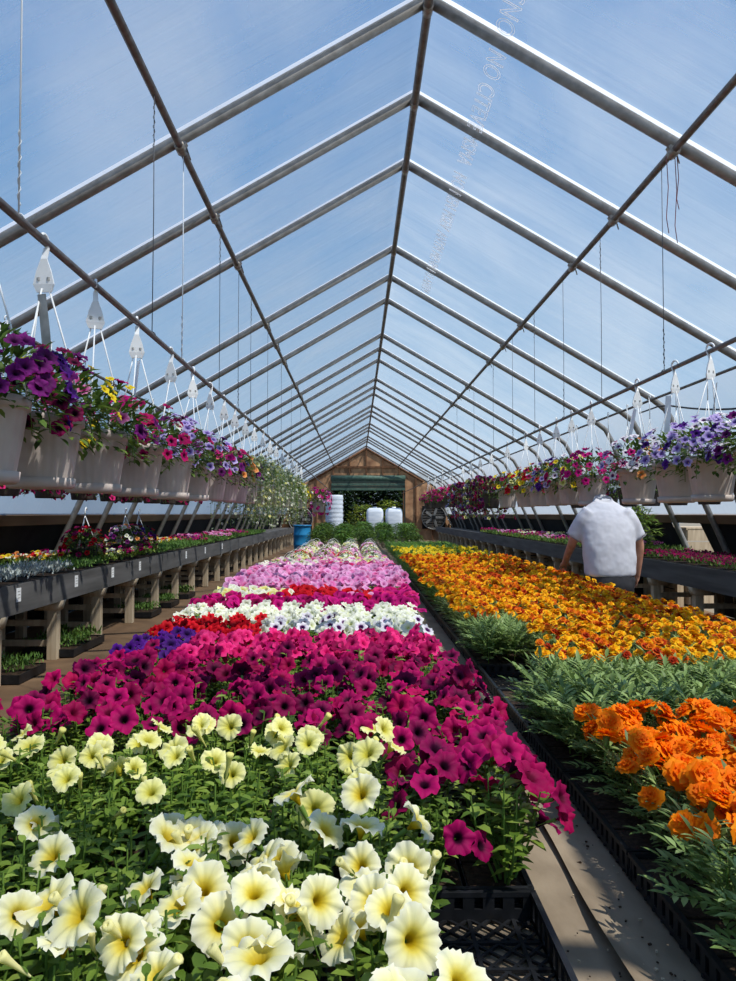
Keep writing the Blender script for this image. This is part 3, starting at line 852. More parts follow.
# ground
mb=MB(); mb.add([(-60,-20,0),(60,-20,0),(60,120,0),(-60,120,0)],[(0,1,2,3)]); struct('ground_outside',mb.mesh('ground',[M['outground']]),(0,0,-.03),'pale ground outside')
mb=MB(); vs=[];fs=[]
nx,ny=40,90
for j in range(ny+1):
    for i in range(nx+1):
        x=RX-4.75+9.5*i/nx; y=YB+(YE-YB)*j/ny; vs.append((x,y,.012*math.sin(x*4+y*2)*math.sin(y*3.1)))
for j in range(ny):
    for i in range(nx): a=j*(nx+1)+i; fs.append((a,a+1,a+nx+2,a+nx+1))
mb.add(vs,fs); struct('floor',mb.mesh('floor',[M['dirt']]),(0,0,0),'brown dirt floor')

# ------------------------------------------------------------------ hanging rails, wires
LRX,LRZ=-1.228,CAMH+1.07
RRX,RRZ=2.235,CAMH+1.03
def rail(x,z,r,label,y1=37):
    o=ob('hanging_rail',long_pipe('hanging_rail',0,0,r,'rail',-1.5,y1),None,(x,0,z)); return tag(o,label,'rail')
rail(LRX,LRZ,.016,'dark pipe rail holding the front row of baskets over the petunia path')
rail(RRX,RRZ,.016,'dark pipe rail holding the front row of baskets above the man')
RAIL2=[(-2.93,CAMH+1.56),(3.95,CAMH+1.53)]
rail(RAIL2[0][0],RAIL2[0][1],.018,'dark pipe rail along the eave above the grey seedling bench')
rail(RAIL2[1][0],RAIL2[1][1],.018,'dark pipe rail along the eave on the marigold side')
for sg,(x,z) in zip((-1,1),((LRX,LRZ),(RRX,RRZ))):
    ztop=zof(1.735)-.088
    ys=[2.66,4.4,5.15,6.55,7.6,8.5,10.1,11.9,13.7,16] if sg<0 else [5.3,6.67,7.9,9.2,10.5,12,14,16.4]
    for i,y in enumerate(ys):
        mb=MB(); h=ztop-z
        mat='wirewhite' if (sg<0 and i in(0,2)) else 'wire'
        if sg<0 and i==0: mat='wirewhite'
        mb.tube([(0,0,0),(0.004*math.sin(i),0,h*.5),(0,0,h)],.0035 if mat=='wirewhite' else .0028,5)
        # twisted tail round the wire
        pts=[(.006*math.cos(k*1.3),.006*math.sin(k*1.3),(.05+.012*k) if i%2==0 else h-.05-.012*k) for k in range(24)]
        mb.tube(pts,.002,4)
        mb.tube([(.02*math.cos(a),0,.02*math.sin(a)) for a in np.linspace(0,PI,9)],.003,4)
        tag(ob('support_wire',mb.mesh('support_wire',[M[mat]]),None,(x,y,z)),'%s wire holding up the %s basket rail, %s from the front'%('pale' if mat=='wirewhite' else 'thin dark','petunia-side' if sg<0 else 'marigold-side',nth(i+1)),'wire','wires holding the basket rails')
for i,(dx,ln) in enumerate(((-.04,.55),(.02,.62),(.035,.38))):
    mb=MB(); mb.tube([(0,0,0),(.01,0,-ln*.4),(-.006,0,-ln*.8),(.01,0,-ln)],.003,5)
    tag(ob('loose_cord',mb.mesh('loose_cord',[M['wirered']]),None,(RRX+dx,5.12,zof(1.735)-.09)),['reddish loose cord, first of the three by the purlin joint','longest reddish loose cord dangling from the purlin joint','shortest reddish loose cord dangling from the purlin joint'][i],'cord')
mb=MB(); mb.tube([(3.95+.0,4.2+u*6,2.86-.35*math.sin(PI*min(1,u*1.15))) for u in np.linspace(0,1,20)],.011,6)
tag(ob('water_hose',mb.mesh('water_hose',[M['black']])),'black hose sagging under the eave rail beside the baskets','hose')

# ------------------------------------------------------------------ hanging baskets
def pot_mb():
    mb=MB()
    mb.lathe([(.001,.004),(.108,.004),(.112,.02,1),(.122,.08,1),(.134,.15,1),(.143,.225,1),(.145,.228),(.157,.232),(.158,.27),(.150,.272),(.146,.25),(.002,.25)],96,0,flute=.012,nf=24)
    return mb
POT=pot_mb(); POTW=POT.mesh('pot',[M['pot']]); POTD=POT.mesh('pot_dark',[M['potgrey']])
mb=MB(); mb.lathe([(.001,-.012),(.112,-.012),(.124,-.004),(.127,.028),(.121,.028),(.115,.0),(.001,0)],40); SAUC=mb.mesh('saucer',[M['pot']])
def hanger_shapes(hr):
    """hr: rail height above the pot bottom"""
    mb=MB()
    mb.tube([(0,.028*math.cos(a),hr+.028*math.sin(a)) for a in np.linspace(-.9,PI+.5,12)],.007,6)
    y0=.028*math.cos(-.9); 
    # flat plastic neck widening to a plate
    prof=[(hr-.02,.010,.02),(hr-.07,.012,.0),(hr-.12,.030,.0),(hr-.17,.042,.0),(hr-.20,.03,.004)]
    vs=[];fs=[]
    for (z,w,y) in prof:
        for (sx,sy) in ((-1,-1),(1,-1),(1,1),(-1,1)): vs.append((sx*w,y+sy*.004,z))
    for i in range(len(prof)-1):
        for j in range(4): fs.append((i*4+j,i*4+(j+1)%4,(i+1)*4+(j+1)%4,(i+1)*4+j))
    fs+=[(0,1,2,3),(16,17,18,19)]
    mb.add(vs,fs,0,smooth=False)
    for sx in (-.02,.02): mb.lathe([(.008,-.006),(.008,.006)],10,1,(sx,0,hr-.15))
    return mb
def wire_mb(hr,a):
    mb=MB(); p0=Vector((.022*math.cos(a),.01*math.sin(a),hr-.19)); p1=Vector((.150*math.cos(a),.150*math.sin(a),.262))
    mb.tube([p0,p0.lerp(p1,.5)+Vector((math.cos(a),math.sin(a),0))*.006,p1],.0036,5); return mb
HRL=LRZ-(CAMH+.11)
HANG=hanger_shapes(HRL).mesh('hanger',[M['white'],M['tag']])
WIRES=[wire_mb(HRL,a).mesh('hanger_wire',[M['white']]) for a in (.4,2.5,4.6)]
b=Big().add(hanger_shapes(HRL),Matrix.Identity(4))
for a in (.4,2.5,4.6): b.add(wire_mb(HRL,a),Matrix.Identity(4))
HANGALL=b.mesh('hanger_far',[M['white'],M['tag']])
mb=MB(); mb.add([(-.02,0,0),(.02,0,0),(.024,.004,-.16),(.022,.012,-.26),(-.016,.012,-.26),(-.02,.004,-.16)],[(0,1,2,5),(5,2,3,4)]); STRIP=mb.mesh('plant_tag',[M['tag']]); STRIPW=mb.mesh('plant_tag_white',[M['white']])
def dome_dir(R,lo=-.25,hi=1.35):
    a=R.uniform(0,6.28); e=math.asin(R.uniform(math.sin(lo),math.sin(hi)))
    return Vector((math.cos(a)*math.cos(e),math.sin(a)*math.cos(e),math.sin(e)))
def basket_foliage(seed,nl=430,L=.055,W=.026,trail=.6):
    R=random.Random(seed); mb=MB()
    for k in range(nl):
        d=dome_dir(R,-.22,1.4); rr=R.uniform(.5,1.0)
        p=Vector((d.x*.27*rr,d.y*.27*rr,.265+(d.z*.23*rr if d.z>0 else d.z*.5))); q=R.uniform(.7,1.2)
        put_leaf(mb,p,d+Vector((R.uniform(-.5,.5),R.uniform(-.5,.5),R.uniform(-.3,.4))),(0,0,1),L*q,W*q,0,.3,.3)
    for s in range(int(16*trail)):
        a=R.uniform(0,6.28); ln=R.uniform(.05,.16); pts=[]
        for u in np.linspace(0,1,6):
            rad=.14+.075*math.sin(min(u*1.6,1.57)); pts.append(Vector((rad*math.cos(a),rad*math.sin(a),.28+.05*math.sin(u*3)*(1-u)-ln*u*u)))
        mb.tube(pts,.0025,4,1,False)
        for k in range(9):
            u=(k+.5)/9*5; i=int(u); p=pts[i].lerp(pts[i+1],u-i); b_=R.uniform(0,6.28)
            put_leaf(mb,p,(math.cos(b_),math.sin(b_),R.uniform(-.4,.3)),(0,0,1),L*.9,W*.9,0)
    return mb
BFOL=[basket_foliage(i) for i in range(4)]
BFM=[f.mesh('basket_foliage',[M['leafdk'],M['stem']]) for f in BFOL]
BFM2=[f.mesh('basket_foliage_pale',[M['leaf'],M['stem']]) for f in BFOL[:2]]
def vine_mb(seed,nst=44,drop=.75):
    R=random.Random(seed); mb=MB(); fl=[]
    for s in range(nst):
        a=R.uniform(0,6.28); ln=drop*R.uniform(.3,1); r2=R.uniform(.1,.32); pts=[]
        for u in np.linspace(0,1,7):
            rad=.08+r2*math.sin(min(u*2,1.57)); pts.append(Vector((rad*math.cos(a),rad*math.sin(a),.3+.26*math.sin(min(u*4,PI))-ln*u*u)))
        mb.tube(pts,.002,3,1,False)
        for k in range(20):
            u=(k+.5)/20*6; i=int(u); p=pts[i].lerp(pts[min(i+1,6)],u-i); b_=R.uniform(0,6.28)
            put_leaf(mb,p,(math.cos(b_),math.sin(b_),R.uniform(-.3,.6)),(0,0,1),.05,.026,0)
            if R.random()<.33: fl.append((p+Vector((math.cos(b_),math.sin(b_),.3))*.03,Vector((math.cos(b_),math.sin(b_)-.4,.5))))
    return mb,fl
def basket(x,y,zb,cols,label,group,near,R,dense=26,pot='w',vine=False,seed=0,pale=False,tagp=.4,drop=.75,lo=-.2,hr=True,hz=None):
    t=thing('hanging_basket',label,'hanging basket',(x,y,zb),group)
    t.rotation_euler=(0,0,0)
    p=ob('pot',POTW if pot=='w' else POTD,t,(0,0,0),R.uniform(0,6.28))
    if pot=='w' and near: ob('saucer',SAUC,p)
    if hr:
        rz=R.uniform(-.6,.6)
        if near:
            h=ob('hanger',HANG,t,(0,0,0),rz)
            for w in WIRES: ob('hanger_wire',w,h)
        else: ob('hanger',HANGALL,t,(0,0,0),rz)
        if R.random()<tagp:
            s=ob('plant_tag',STRIP if R.random()<.6 else STRIPW,t,(R.uniform(-.05,.05),R.uniform(-.06,.06),.74),R.uniform(0,3)); s.rotation_euler=(R.uniform(-.2,.2),R.uniform(-.5,.5),R.uniform(0,3))
    if vine:
        v,fl=vine_mb(seed,drop=drop); ob('foliage',v.mesh('vine',[M['vine'] if pot=='w' and 'whitep' in cols else M['leafdk'],M['stem']]),t)
        b=Big()
        for (pp,nn) in fl: b.add(PETL[R.randrange(4)],place(pp,nn,(.36 if 'whitep' in cols else .8)),R.randrange(len(cols)))
        ob('blossoms',b.mesh('blossoms',[M[c] for c in cols]),t); return t
    ob('foliage',R.choice(BFM2 if pale else BFM),t,(0,0,0),R.uniform(0,6.28))
    if near:
        for k in range(dense):
            d=dome_dir(R,lo,1.3); 
            if d.y>.55 : d.y*=-1
            pp=Vector((d.x*.29,d.y*.29,.28+(d.z*.27 if d.z>0 else d.z*.45))); sect=cols[int((math.atan2(d.y,d.x)+PI)/(2*PI)*len(cols)*.999)] if R.random()<.75 else R.choice(cols)
            o=ob('flower',cm('star' if y<3.6 else 'petm',R.randrange(4),sect),t); o.matrix_local=place(pp,d+Vector((0,-.25,.35)),R.uniform(.62,.9)*(.6 if sect=='yellowp' else 1))
    else:
        b=Big(); allc=list(dict.fromkeys(cols))
        for k in range(dense):
            d=dome_dir(R,lo,1.3); pp=Vector((d.x*.29,d.y*.29,.28+(d.z*.27 if d.z>0 else d.z*.45)))
            b.add(PETL[R.randrange(4)],place(pp,d+Vector((0,-.25,.35)),R.uniform(.7,.95)),allc.index(R.choice(cols)))
        ob('blossoms',b.mesh('blossoms',[M[c] for c in allc]),t)
    return t
CN={'plum':'plum','purple':'purple','lilac':'lilac','yellowp':'yellow','crimson':'crimson','magenta':'magenta','whitep':'white','pinkrim':'pink','peach':'peach','cream2':'cream','red':'red','hotpink':'hot pink','picotee':'white-and-purple','paleped':'pale pink','wine':'wine'}
def cdesc(cols):
    u=[CN[c] for c in dict.fromkeys(cols)][:2]
    return ' and '.join(u)
PB=CAMH+.11
R=random.Random(21)
left=[(2.40,['plum','plum','purple','picotee']),(2.88,['plum','wine','yellowp','plum','picotee']),(3.45,['pinkrim','yellowp','plum','magenta']),(4.1,['magenta','crimson','crimson','whitep']),
      (4.85,['crimson','lilac','plum','purple']),(5.5,['plum','lilac','magenta']),(6.15,['magenta','plum','lilac']),(6.8,['peach','crimson','lilac','peach']),(7.4,['peach','cream2','plum'])]
for i,(y,cols) in enumerate(left):
    basket(LRX,y,PB,cols,'white hanging basket of %s petunias, %s from the front on the petunia-side rail'%(cdesc(cols),nth(i+1)),'front row of baskets on the petunia side',y<6,R,[44,52,42,52,44][i] if i<5 else 44,seed=i,tagp=.8 if i<4 else .3)
for i,y in enumerate([8.1,8.8,9.6,10.4,11.2,12.1,13.0]):
    basket(LRX,y,PB,['whitep','whitep','cream2'],'basket of trailing grey-green vine with tiny white flowers, %s of the vines'%nth(i+1),'trailing white-flowered baskets',False,R,vine=True,seed=50+i,drop=.62)
for i,y in enumerate([14,15,16.2]):
    basket(LRX,y,PB,['yellowp','cream2','whitep'] if i!=1 else ['yellowp'],'small far basket of %s flowers on the petunia-side rail, %s past the trailing vines'%('yellow' if i==1 else 'pale',nth(i+1)),'far baskets on the petunia side',False,R,30,pale=True)
ball=basket(-1.22,23.3,CAMH+.05,['magenta','pinkrim','paleped','magenta'],'round ball of pink and magenta petunias hanging before the far doorway',None,False,R,110,lo=-.9,hr=False); ball.scale=(1.5,1.5,1.5)
right=[(4.0,['plum','purple','lilac']),(4.6,['lilac','picotee','lilac','purple']),(5.12,['lilac','lilac','purple','picotee']),(5.82,['picotee','lilac','peach','magenta']),(6.98,['magenta','crimson','magenta']),
       (7.62,['crimson','cream2','picotee','yellowp']),(8.2,['lilac','purple','purple']),(8.95,['red','crimson','yellowp']),(9.7,['red','yellowp','red']),(10.9,['yellowp','peach','cream2','crimson'])]
for i,(y,cols) in enumerate(right):
    basket(RRX,y,PB-.02,cols,'white hanging basket of %s flowers, %s from the front on the marigold-side rail'%(cdesc(cols),nth(i+1)),'front row of baskets on the marigold side',y<7,R,52 if y<7 else 46,seed=i,tagp=.8 if i<5 else .3)
for i,y in enumerate([12.2,13.3,14.4,15.5]):
    basket(RRX,y,PB-.02,['plum','lilac','wine','cream2'] if i%2 else ['wine','crimson','plum'],'basket of trailing plum and lilac flowers past the white pots, %s of the four'%nth(i+1),'trailing plum baskets',False,R,vine=True,pot='d',seed=80+i,drop=.5)
for i,y in enumerate([17.5,19.2,21,23]):
    basket(RRX,y,PB+.05,['magenta','hotpink','crimson'],'far basket of magenta petunias on the marigold-side rail, %s from the plum ones'%nth(i+1),'far magenta baskets',False,R,60,pot='d')
for i,y in enumerate(np.arange(4.2,12.6,.85)):
    basket(RAIL2[0][0]+.12,y,CAMH+.14,['crimson','wine','hotpink'],'trailing crimson basket in the back row over the grey bench, %s from the front'%nth(i+1),'back row of baskets over the grey bench',False,R,vine=True,pot='d',seed=120+i,drop=.30,hr=False)
for i,y in enumerate(np.arange(6.4,13.6,.8)):
    t=basket(RAIL2[1][0]-.1,y,CAMH+.10,['plum','wine','lilac'],'dark basket in the back row above the dark bench, %s from the front'%nth(i+1),'back row of baskets on the marigold side',False,R,24,pot='d',hr=False)
# hangers of the back rows (longer, reaching the eave rails)
def long_hanger(h):
    mb=MB()
    mb.tube([(0,.028*math.cos(a),h+.028*math.sin(a)) for a in np.linspace(-.9,PI+.5,10)],.006,5)
    mb.tube([(0,.02,h-.02),(0,0,h-.1),(0,0,h-.28)],.006,5)
    for a in (.4,2.5,4.6): mb.tube([(0,0,h-.28),(.15*math.cos(a),.15*math.sin(a),.262)],.0035,4)
    return mb.mesh('hanger_long',[M['white']])
H1=long_hanger(RAIL2[0][1]-(CAMH+.14)); H2=long_hanger(RAIL2[1][1]-(CAMH+.10))
for o in list(C.objects):
    g=o.get('group')
    if g=='back row of baskets over the grey bench': ob('hanger',H1,o)
    elif g=='back row of baskets on the marigold side': ob('hanger',H2,o)

# ------------------------------------------------------------------ side benches
def side_bench(sg,xf,xb,label,y0,y1):
    t=thing('plant_bench',label,'bench',(xf,0,0))
    d=abs(xb-xf)
    mb=MB(); ln=3.05; y=y0
    mb.box((sg*-.0,(y0+y1)/2,.71),(.04,y1-y0,.255)); ob('front_board',mb.mesh('front_board',[M['greywood']]),t)
    mb=MB(); mb.box((sg*d/2,(y0+y1)/2,.75),(d,y1-y0,.03)); ob('table_top',mb.mesh('table_top',[M['greywood']]),t)
    i=0
    for k in range(-3,29):
        y=6.24+1.235*k
        if y<y0 or y>y1: continue
        fr=MB(); fr.box((sg*(d/2+.03),0,.555),(d-.1,.10,.06)); 
        fr.loft([[(sg*-.03,-.055,.585),(sg*.30,-.055,.585),(sg*.30,.055,.585),(sg*-.03,.055,.585)],[(sg*.0,-.055,.49),(sg*.24,-.055,.49),(sg*.24,.055,.49),(sg*.0,.055,.49)]])
        f=ob('leg_frame',fr.mesh('leg_frame',[M['post']]),t,(0,y,0))
        for xx in (.07,.62,d-.1):
            q=MB(); q.box((0,0,.25),(.095,.095,.50)); ob('leg',q.mesh('leg',[M['post']]),f,(sg*xx,0,0))
        for zz in (.16,.36):
            q=MB(); q.box((sg*.345,.0,zz),(.46,.04,.06)); ob('rung',q.mesh('rung',[M['post']]),f)
side_bench(-1,-2.97,-4.02,'long grey plank bench on wooden trestle legs along the petunia-side wall',3.2,37)
side_bench(1,3.97,5.0,'long dark plank bench along the wall behind the man',4.5,37)
for i,px in enumerate((20,77,113,140,186,205,222)):
    y=2.97*737/(357-px); mb=MB(); mb.box((0,0,0),(.003,.085,.12),0); 
    for k in range(3): mb.box((.002,0,.03-.028*k),(.001,.05,.008),1)
    tag(ob('price_card',mb.mesh('price_card',[M['paper'],M['tag']]),None,(-2.948,y,.745)),'small white card on the grey bench board, %s from the front'%nth(i+1),'card','cards on the bench board')
# seedling flats on the benches
GT={}
def flat_mesh(kind):
    if kind in GT: return GT[kind]
    spec={'silver':('silver',.16,420,.045,.014,None),'green':('grass',.13,520,.045,.010,None),'dark':('leafdk',.15,200,.055,.022,None),
          'red':('leaf',.15,170,.055,.025,['red','crimson']),'pink':('leaf',.16,170,.055,.025,['paleped','pinkrim']),'mag':('leaf',.16,170,.055,.025,['magenta','crimson','plum']),
          'mixed':('leaf',.16,170,.055,.025,['red','peach','yellowp','whitep']),'wine':('leafdk',.10,180,.05,.02,['wine','wine','crimson']),'white':('leaf',.17,170,.055,.025,['whitep','cream2'])}[kind]
    out=[]
    for v in range(2):
        f=tuft(100+v+len(GT)*7,spec[1],.5,.52,spec[2],spec[3],spec[4]).mesh('flat_foliage',[M[spec[0]]])
        bl=None
        if spec[5]:
            R=random.Random(v+len(GT)); b=Big()
            for k in range(46 if kind!='wine' else 70):
                b.add(PETL[R.randrange(4)],place((R.uniform(-.24,.24),R.uniform(-.25,.25),spec[1]*R.uniform(.75,1.15)),(R.gauss(0,.3),-.4+R.gauss(0,.3),.8),R.uniform(.5,.8)*(.7 if kind=='wine' else 1)),R.randrange(len(spec[5])))
            bl=b.mesh('flat_blossoms',[M[c] for c in spec[5]])
        out.append((f,bl))
    GT[kind]=out; return out
mb=MB(); mb.box((0,0,.055),(.50,.52,.02),1); mb.box((0,0,.025),(.48,.50,.05),0)
for sx in (-1,1): mb.box((sx*.25,0,.04),(.012,.53,.075),0)
for sy in (-1,1): mb.box((0,sy*.26,.04),(.51,.012,.075),0)
FLAT=mb.mesh('seed_tray',[M['black'],M['soil']])
KD={'silver':'silver-leaved','green':'grassy green','dark':'dark green','red':'red-flowered','pink':'pink-flowered','mag':'magenta-flowered','mixed':'mixed bright','wine':'tiny wine-red','white':'white-flowered'}
def flat(x,y,z,kind,label,group,R,cat='seedling tray'):
    t=thing('seedling_tray',label,cat,(x,y,z),group)
    ob('tray_body',FLAT,t); f,bl=R.choice(flat_mesh(kind)); ob('foliage',f,t,(0,0,.06))
    if bl: ob('blossoms',bl,t,(0,0,.06))
R=random.Random(31); i=0
y=4.3
while y<24:
    i+=1
    for c,x in enumerate((-3.22,-3.73)):
        if y<8.0: k='silver' if c==0 else 'green'
        elif y<8.8: k='green' if c==0 else 'mixed'
        elif y<9.5: k='white' if c==0 else 'mag'
        elif y<11: k=['mag','dark'][R.randrange(2)]
        elif y<14.5: k='green' if c==0 else R.choice(['mixed','red','mixed'])
        else: k=R.choice(['green','mag','green','dark','pink'])
        flat(x,y,.768,k,'%s seedling tray on the grey bench, %s row, %s along'%(KD[k],'front' if c==0 else 'back',nth(i)),'seedling trays on the grey bench',R)
    y+=.545
y=6.2; i=0
while y<24:
    i+=1
    for c,x in enumerate((4.23,4.725)):
        if y<10.8: k='wine'
        elif y<12: k='dark'
        else: k=R.choice(['green','pink','green','mag','dark','white'])
        flat(x,y,.768,k,'%s seedling tray on the dark bench, %s row, %s along'%(KD[k],'front' if c==0 else 'back',nth(i)),'seedling trays on the dark bench',R)
    y+=.545
# trays kept on the ground under the grey bench
for i,(px,py,k) in enumerate(((40,664,'green'),(72,640,'green'),(92,634,'dark'),(176,596,'mixed'),(190,588,'dark'),(150,605,'green'))):
    D=(CAMH-.06)*737/(py-514+6); x=(px-357)/737*D
    flat(min(x,-3.1),D,.013,k if k!='mixed' else 'green','green seedling tray on the ground under the grey bench, %s from the front'%nth(i+1),'trays under the grey bench',R)
# two flower baskets standing on the grey bench
for i,(x,y,cols) in enumerate(((-3.3,9.0,['crimson','red','wine']),(-3.22,10.3,['paleped','plum','whitep','peach']),(-3.3,11.2,['red','wine','purple']))):
    t=basket(x,y,.77,cols,['crimson-flowered basket with white hanger standing on the grey bench','pale pink and plum basket with white hanger on the grey bench','red and purple basket standing behind the pink one on the grey bench'][i],'',False,R,46,pot='d',hr=False)
    mb=MB()
    for a in (.4,2.5,4.6): mb.tube([(0,0,.66),(.15*math.cos(a),.15*math.sin(a),.262)],.005,4)
    mb.tube([(0,0,.66),(0,0,.72),(0,.03,.76),(0,.06,.73)],.008,5); ob('hanger',mb.mesh('hanger',[M['white']]),t)
# leafy plant on the dark bench beside the man
def shrub_mb(seed,h,r,n=420,L=.10,W=.045,zlo=.15):
    R=random.Random(seed); mb=MB()
    for s in range(16):
        a=R.uniform(0,6.28); rr=r*R.random(); mb.tube([(0,0,0),(rr*.4*math.cos(a),rr*.4*math.sin(a),h*.5),(rr*math.cos(a),rr*math.sin(a),h*R.uniform(.7,1))],.006,4,1,False)
    for k in range(n):
        a=R.uniform(0,6.28); u=R.uniform(zlo,1); w=r*math.sqrt(R.random())*math.sin(PI*min(1,.15+.8*u))**.6
        put_leaf(mb,(w*math.cos(a),w*math.sin(a),h*u),(math.cos(a),math.sin(a),R.uniform(-.2,.9)),(0,0,1),L*R.uniform(.6,1.2),W*R.uniform(.7,1.2),0,.3,.4)
    return mb
t=thing('potted_plant','leafy bright green plant in a dark pot on the bench beside the man','potted plant',(4.15,11.0,.84))
ob('pot',SPOT,t); t.children[0].scale=(1.1,1.1,1.1); ob('foliage',shrub_mb(5,.62,.34,420,.11,.05).mesh('shrub',[M['leaf'],M['stem']]),t,(0,0,.1))
# leafy plants at the end of both beds
SH=[shrub_mb(40+i,.5,.27,300,.12,.05).mesh('leafy',[M['leafdk'] if i!=1 else M['grass'],M['stem']]) for i in range(3)]
R=random.Random(41); i=0
for ri,y in enumerate((17.4,18.3,19.2,20.2,21.2,22.3,23.4)):
    for k in range(6):
        x=-.95+k*.58
        if x>1.75-.0: continue
        hs=1.0 if ri else .85
        if x>.6 and ri<2: hs=.7
        t=thing('leafy_plant','dark green leafy plant past the flowers, %s from the path, %s far row'%(nth(k+1),nth(ri+1)),'potted plant',(x+R.uniform(-.08,.08),y+R.uniform(-.1,.1),BZ),'leafy plants at the far end')
        ob('pot',SPOT,t); ob('foliage',R.choice(SH),t,(0,0,.08),R.uniform(0,6.28),hs*R.uniform(.85,1.05))
# far white things and barrel
t=thing('pipe_coil','tall white ribbed wrapped roll standing left of the far doorway','roll',(-.78,25.4,0))
mb=MB(); prof=[(.001,.9)]
prof+= [(.30,.9)]+[(.30+.012*math.sin(k*PI/1.5),.9+1.18*k/24) for k in range(25)]+[(.27,2.10),(.001,2.10)]
mb.lathe(prof,24); ob('wrapped_roll',mb.mesh('wrapped_roll',[M['wrap']]),t)
mb=MB(); mb.box((0,0,.45),(.6,.6,.9)); mb.box((0,0,.86),(.7,.7,.06)); ob('stand',mb.mesh('stand',[M['greywood']]),t)
for i,(x,lab) in enumerate(((.62,'white plastic tank before the doorway, nearer the wrapped roll'),(1.28,'white plastic tank before the doorway, farther from the wrapped roll'))):
    t=thing('water_tank',lab,'tank',(x,25.6,0))
    def rr(w,d,z,n=24): 
        return [(math.copysign(abs(math.cos(a))**.35,math.cos(a))*w,math.copysign(abs(math.sin(a))**.35,math.sin(a))*d,z) for a in np.linspace(0,2*PI,n,endpoint=False)]
    mb=MB(); mb.loft([rr(.27,.27,.62),rr(.29,.29,.66),rr(.29,.29,1.5),rr(.27,.27,1.6),rr(.2,.2,1.66)]); ob('tank_body',mb.mesh('tank_body',[M['wrap']]),t)
    mb=MB(); mb.lathe([(.001,1.70),(.07,1.70),(.07,1.655)],16); ob('lid',mb.mesh('lid',[M['white']]),t)
    mb=MB(); mb.box((0,0,.31),(.56,.56,.62)); ob('stand',mb.mesh('stand',[M['greywood']]),t)
t=thing('water_barrel','bright blue barrel standing on the path near the far wall','barrel',(-2.0,27,0))
mb=MB(); mb.lathe([(.001,0),(.27,0),(.30,.05),(.31,.3),(.325,.33),(.31,.36),(.315,.66),(.33,.69),(.315,.72),(.30,1.0),(.31,1.03),(.27,1.03),(.26,.9),(.001,.9)],28); ob('barrel_body',mb.mesh('barrel_body',[M['blue']]),t)
mb=MB(); mb.lathe([(.30,1.0),(.335,1.0),(.335,1.05),(.30,1.05),(.30,1.0)],28); ob('rim',mb.mesh('rim',[M['blue']]),t)

# trees outside the doorway
def tree(x,y,h,r,mat,seed,label,n=900,L=.3):
    t=thing('tree',label,'tree',(x,y,0),'trees beyond the doorway')
    mb=MB(); mb.tube([(0,0,0),(.1,0,h*.3),(0,.1,h*.6)],[.18,.14,.08],8); ob('trunk',mb.mesh('trunk',[M['bark']]),t)
    ob('crown',shrub_mb(seed,h,r,n,L,L*.55,.08).mesh('crown',[M[mat],M['bark']]),t)
for i,(x,y,h) in enumerate(((-4.4,50,3.7),(-1.6,49,3.8),(.6,50.5,3.9),(2.8,49,3.8),(5.2,50.5,3.7),(-.6,52.5,4.4),(1.9,52.6,4.4),(4.2,53,4.4))):
    tree(x,y,h,1.7,'tree',i+1,'dark dense tree outside the far doorway, %s from the wrapped-roll side in the %s rank'%((nth(i+1),'near') if i<5 else (nth(i-4),'far')),2600,.34)
tree(.4,46,2.0,1.1,'bush',4,'yellow-green bush just outside the doorway',700,.2)
tree(2.0,46.5,2.3,1.2,'bush',5,'taller yellow-green bush just outside the doorway on the tank side',700,.2)
# things outside the open bay on the right
t=thing('storage_crate','beige wooden crate standing outside the open side bay','crate',(5.95,12.0,0))
mb=MB()
for k in range(6): mb.box((0,-.45,.12+.2*k),(1.5,.04,.18)); mb.box((-.75,0,.12+.2*k),(.04,.9,.18))
ob('slat_panel',mb.mesh('slat_panel',[M['post']]),t); mb=MB(); mb.box((0,0,1.22),(1.54,.94,.04)); ob('lid',mb.mesh('lid',[M['post']]),t)
for i,(x,y) in enumerate(((4.98,7.9),(4.99,7.45))):
    t=thing('red_watering_can','small red watering can hanging by the side board, %s from the crate'%nth(i+1),'watering can',(x-.12,y+.9,1.05))
    mb=MB(); mb.lathe([(.001,0),(.085,0),(.095,.02),(.085,.17),(.06,.2),(.05,.2)],18); ob('can_body',mb.mesh('can_body',[surf('red_plastic',(170,24,34),(200,36,44),.45,8)]),t)
    mb=MB(); mb.tube([(-.05,0,.2),(-.03,0,.27),(.03,0,.27),(.05,0,.2)],.010,6); ob('handle',mb.mesh('handle',[M['black']]),t)
    mb=MB(); mb.tube([(0,-.08,.05),(0,-.16,.14),(0,-.2,.2)],[.018,.014,.02],8); ob('spout',mb.mesh('spout',[M['white']]),t)

# ------------------------------------------------------------------ the man
MANX,MANY=2.27,6.58
skin_m=surf('skin',(176,122,98),(198,146,120),.6,20)
shirt_m=surf('polo_cloth',(196,196,204),(214,214,220),.85,6,0,.25,(1,1,.6))
trim_m=surf('polo_trim',(120,116,124),(150,146,152),.8,20)
pants_m=surf('dark_trousers',(46,46,50),(66,66,70),.85,10,0,.3)
hair_m=surf('grey_hair',(110,104,98),(150,144,138),.8,40)
man=thing('person','person in a white polo shirt and dark trousers, seen from behind with head bowed','person',(MANX,MANY,0))
man.scale=(.93,.95,1.0)
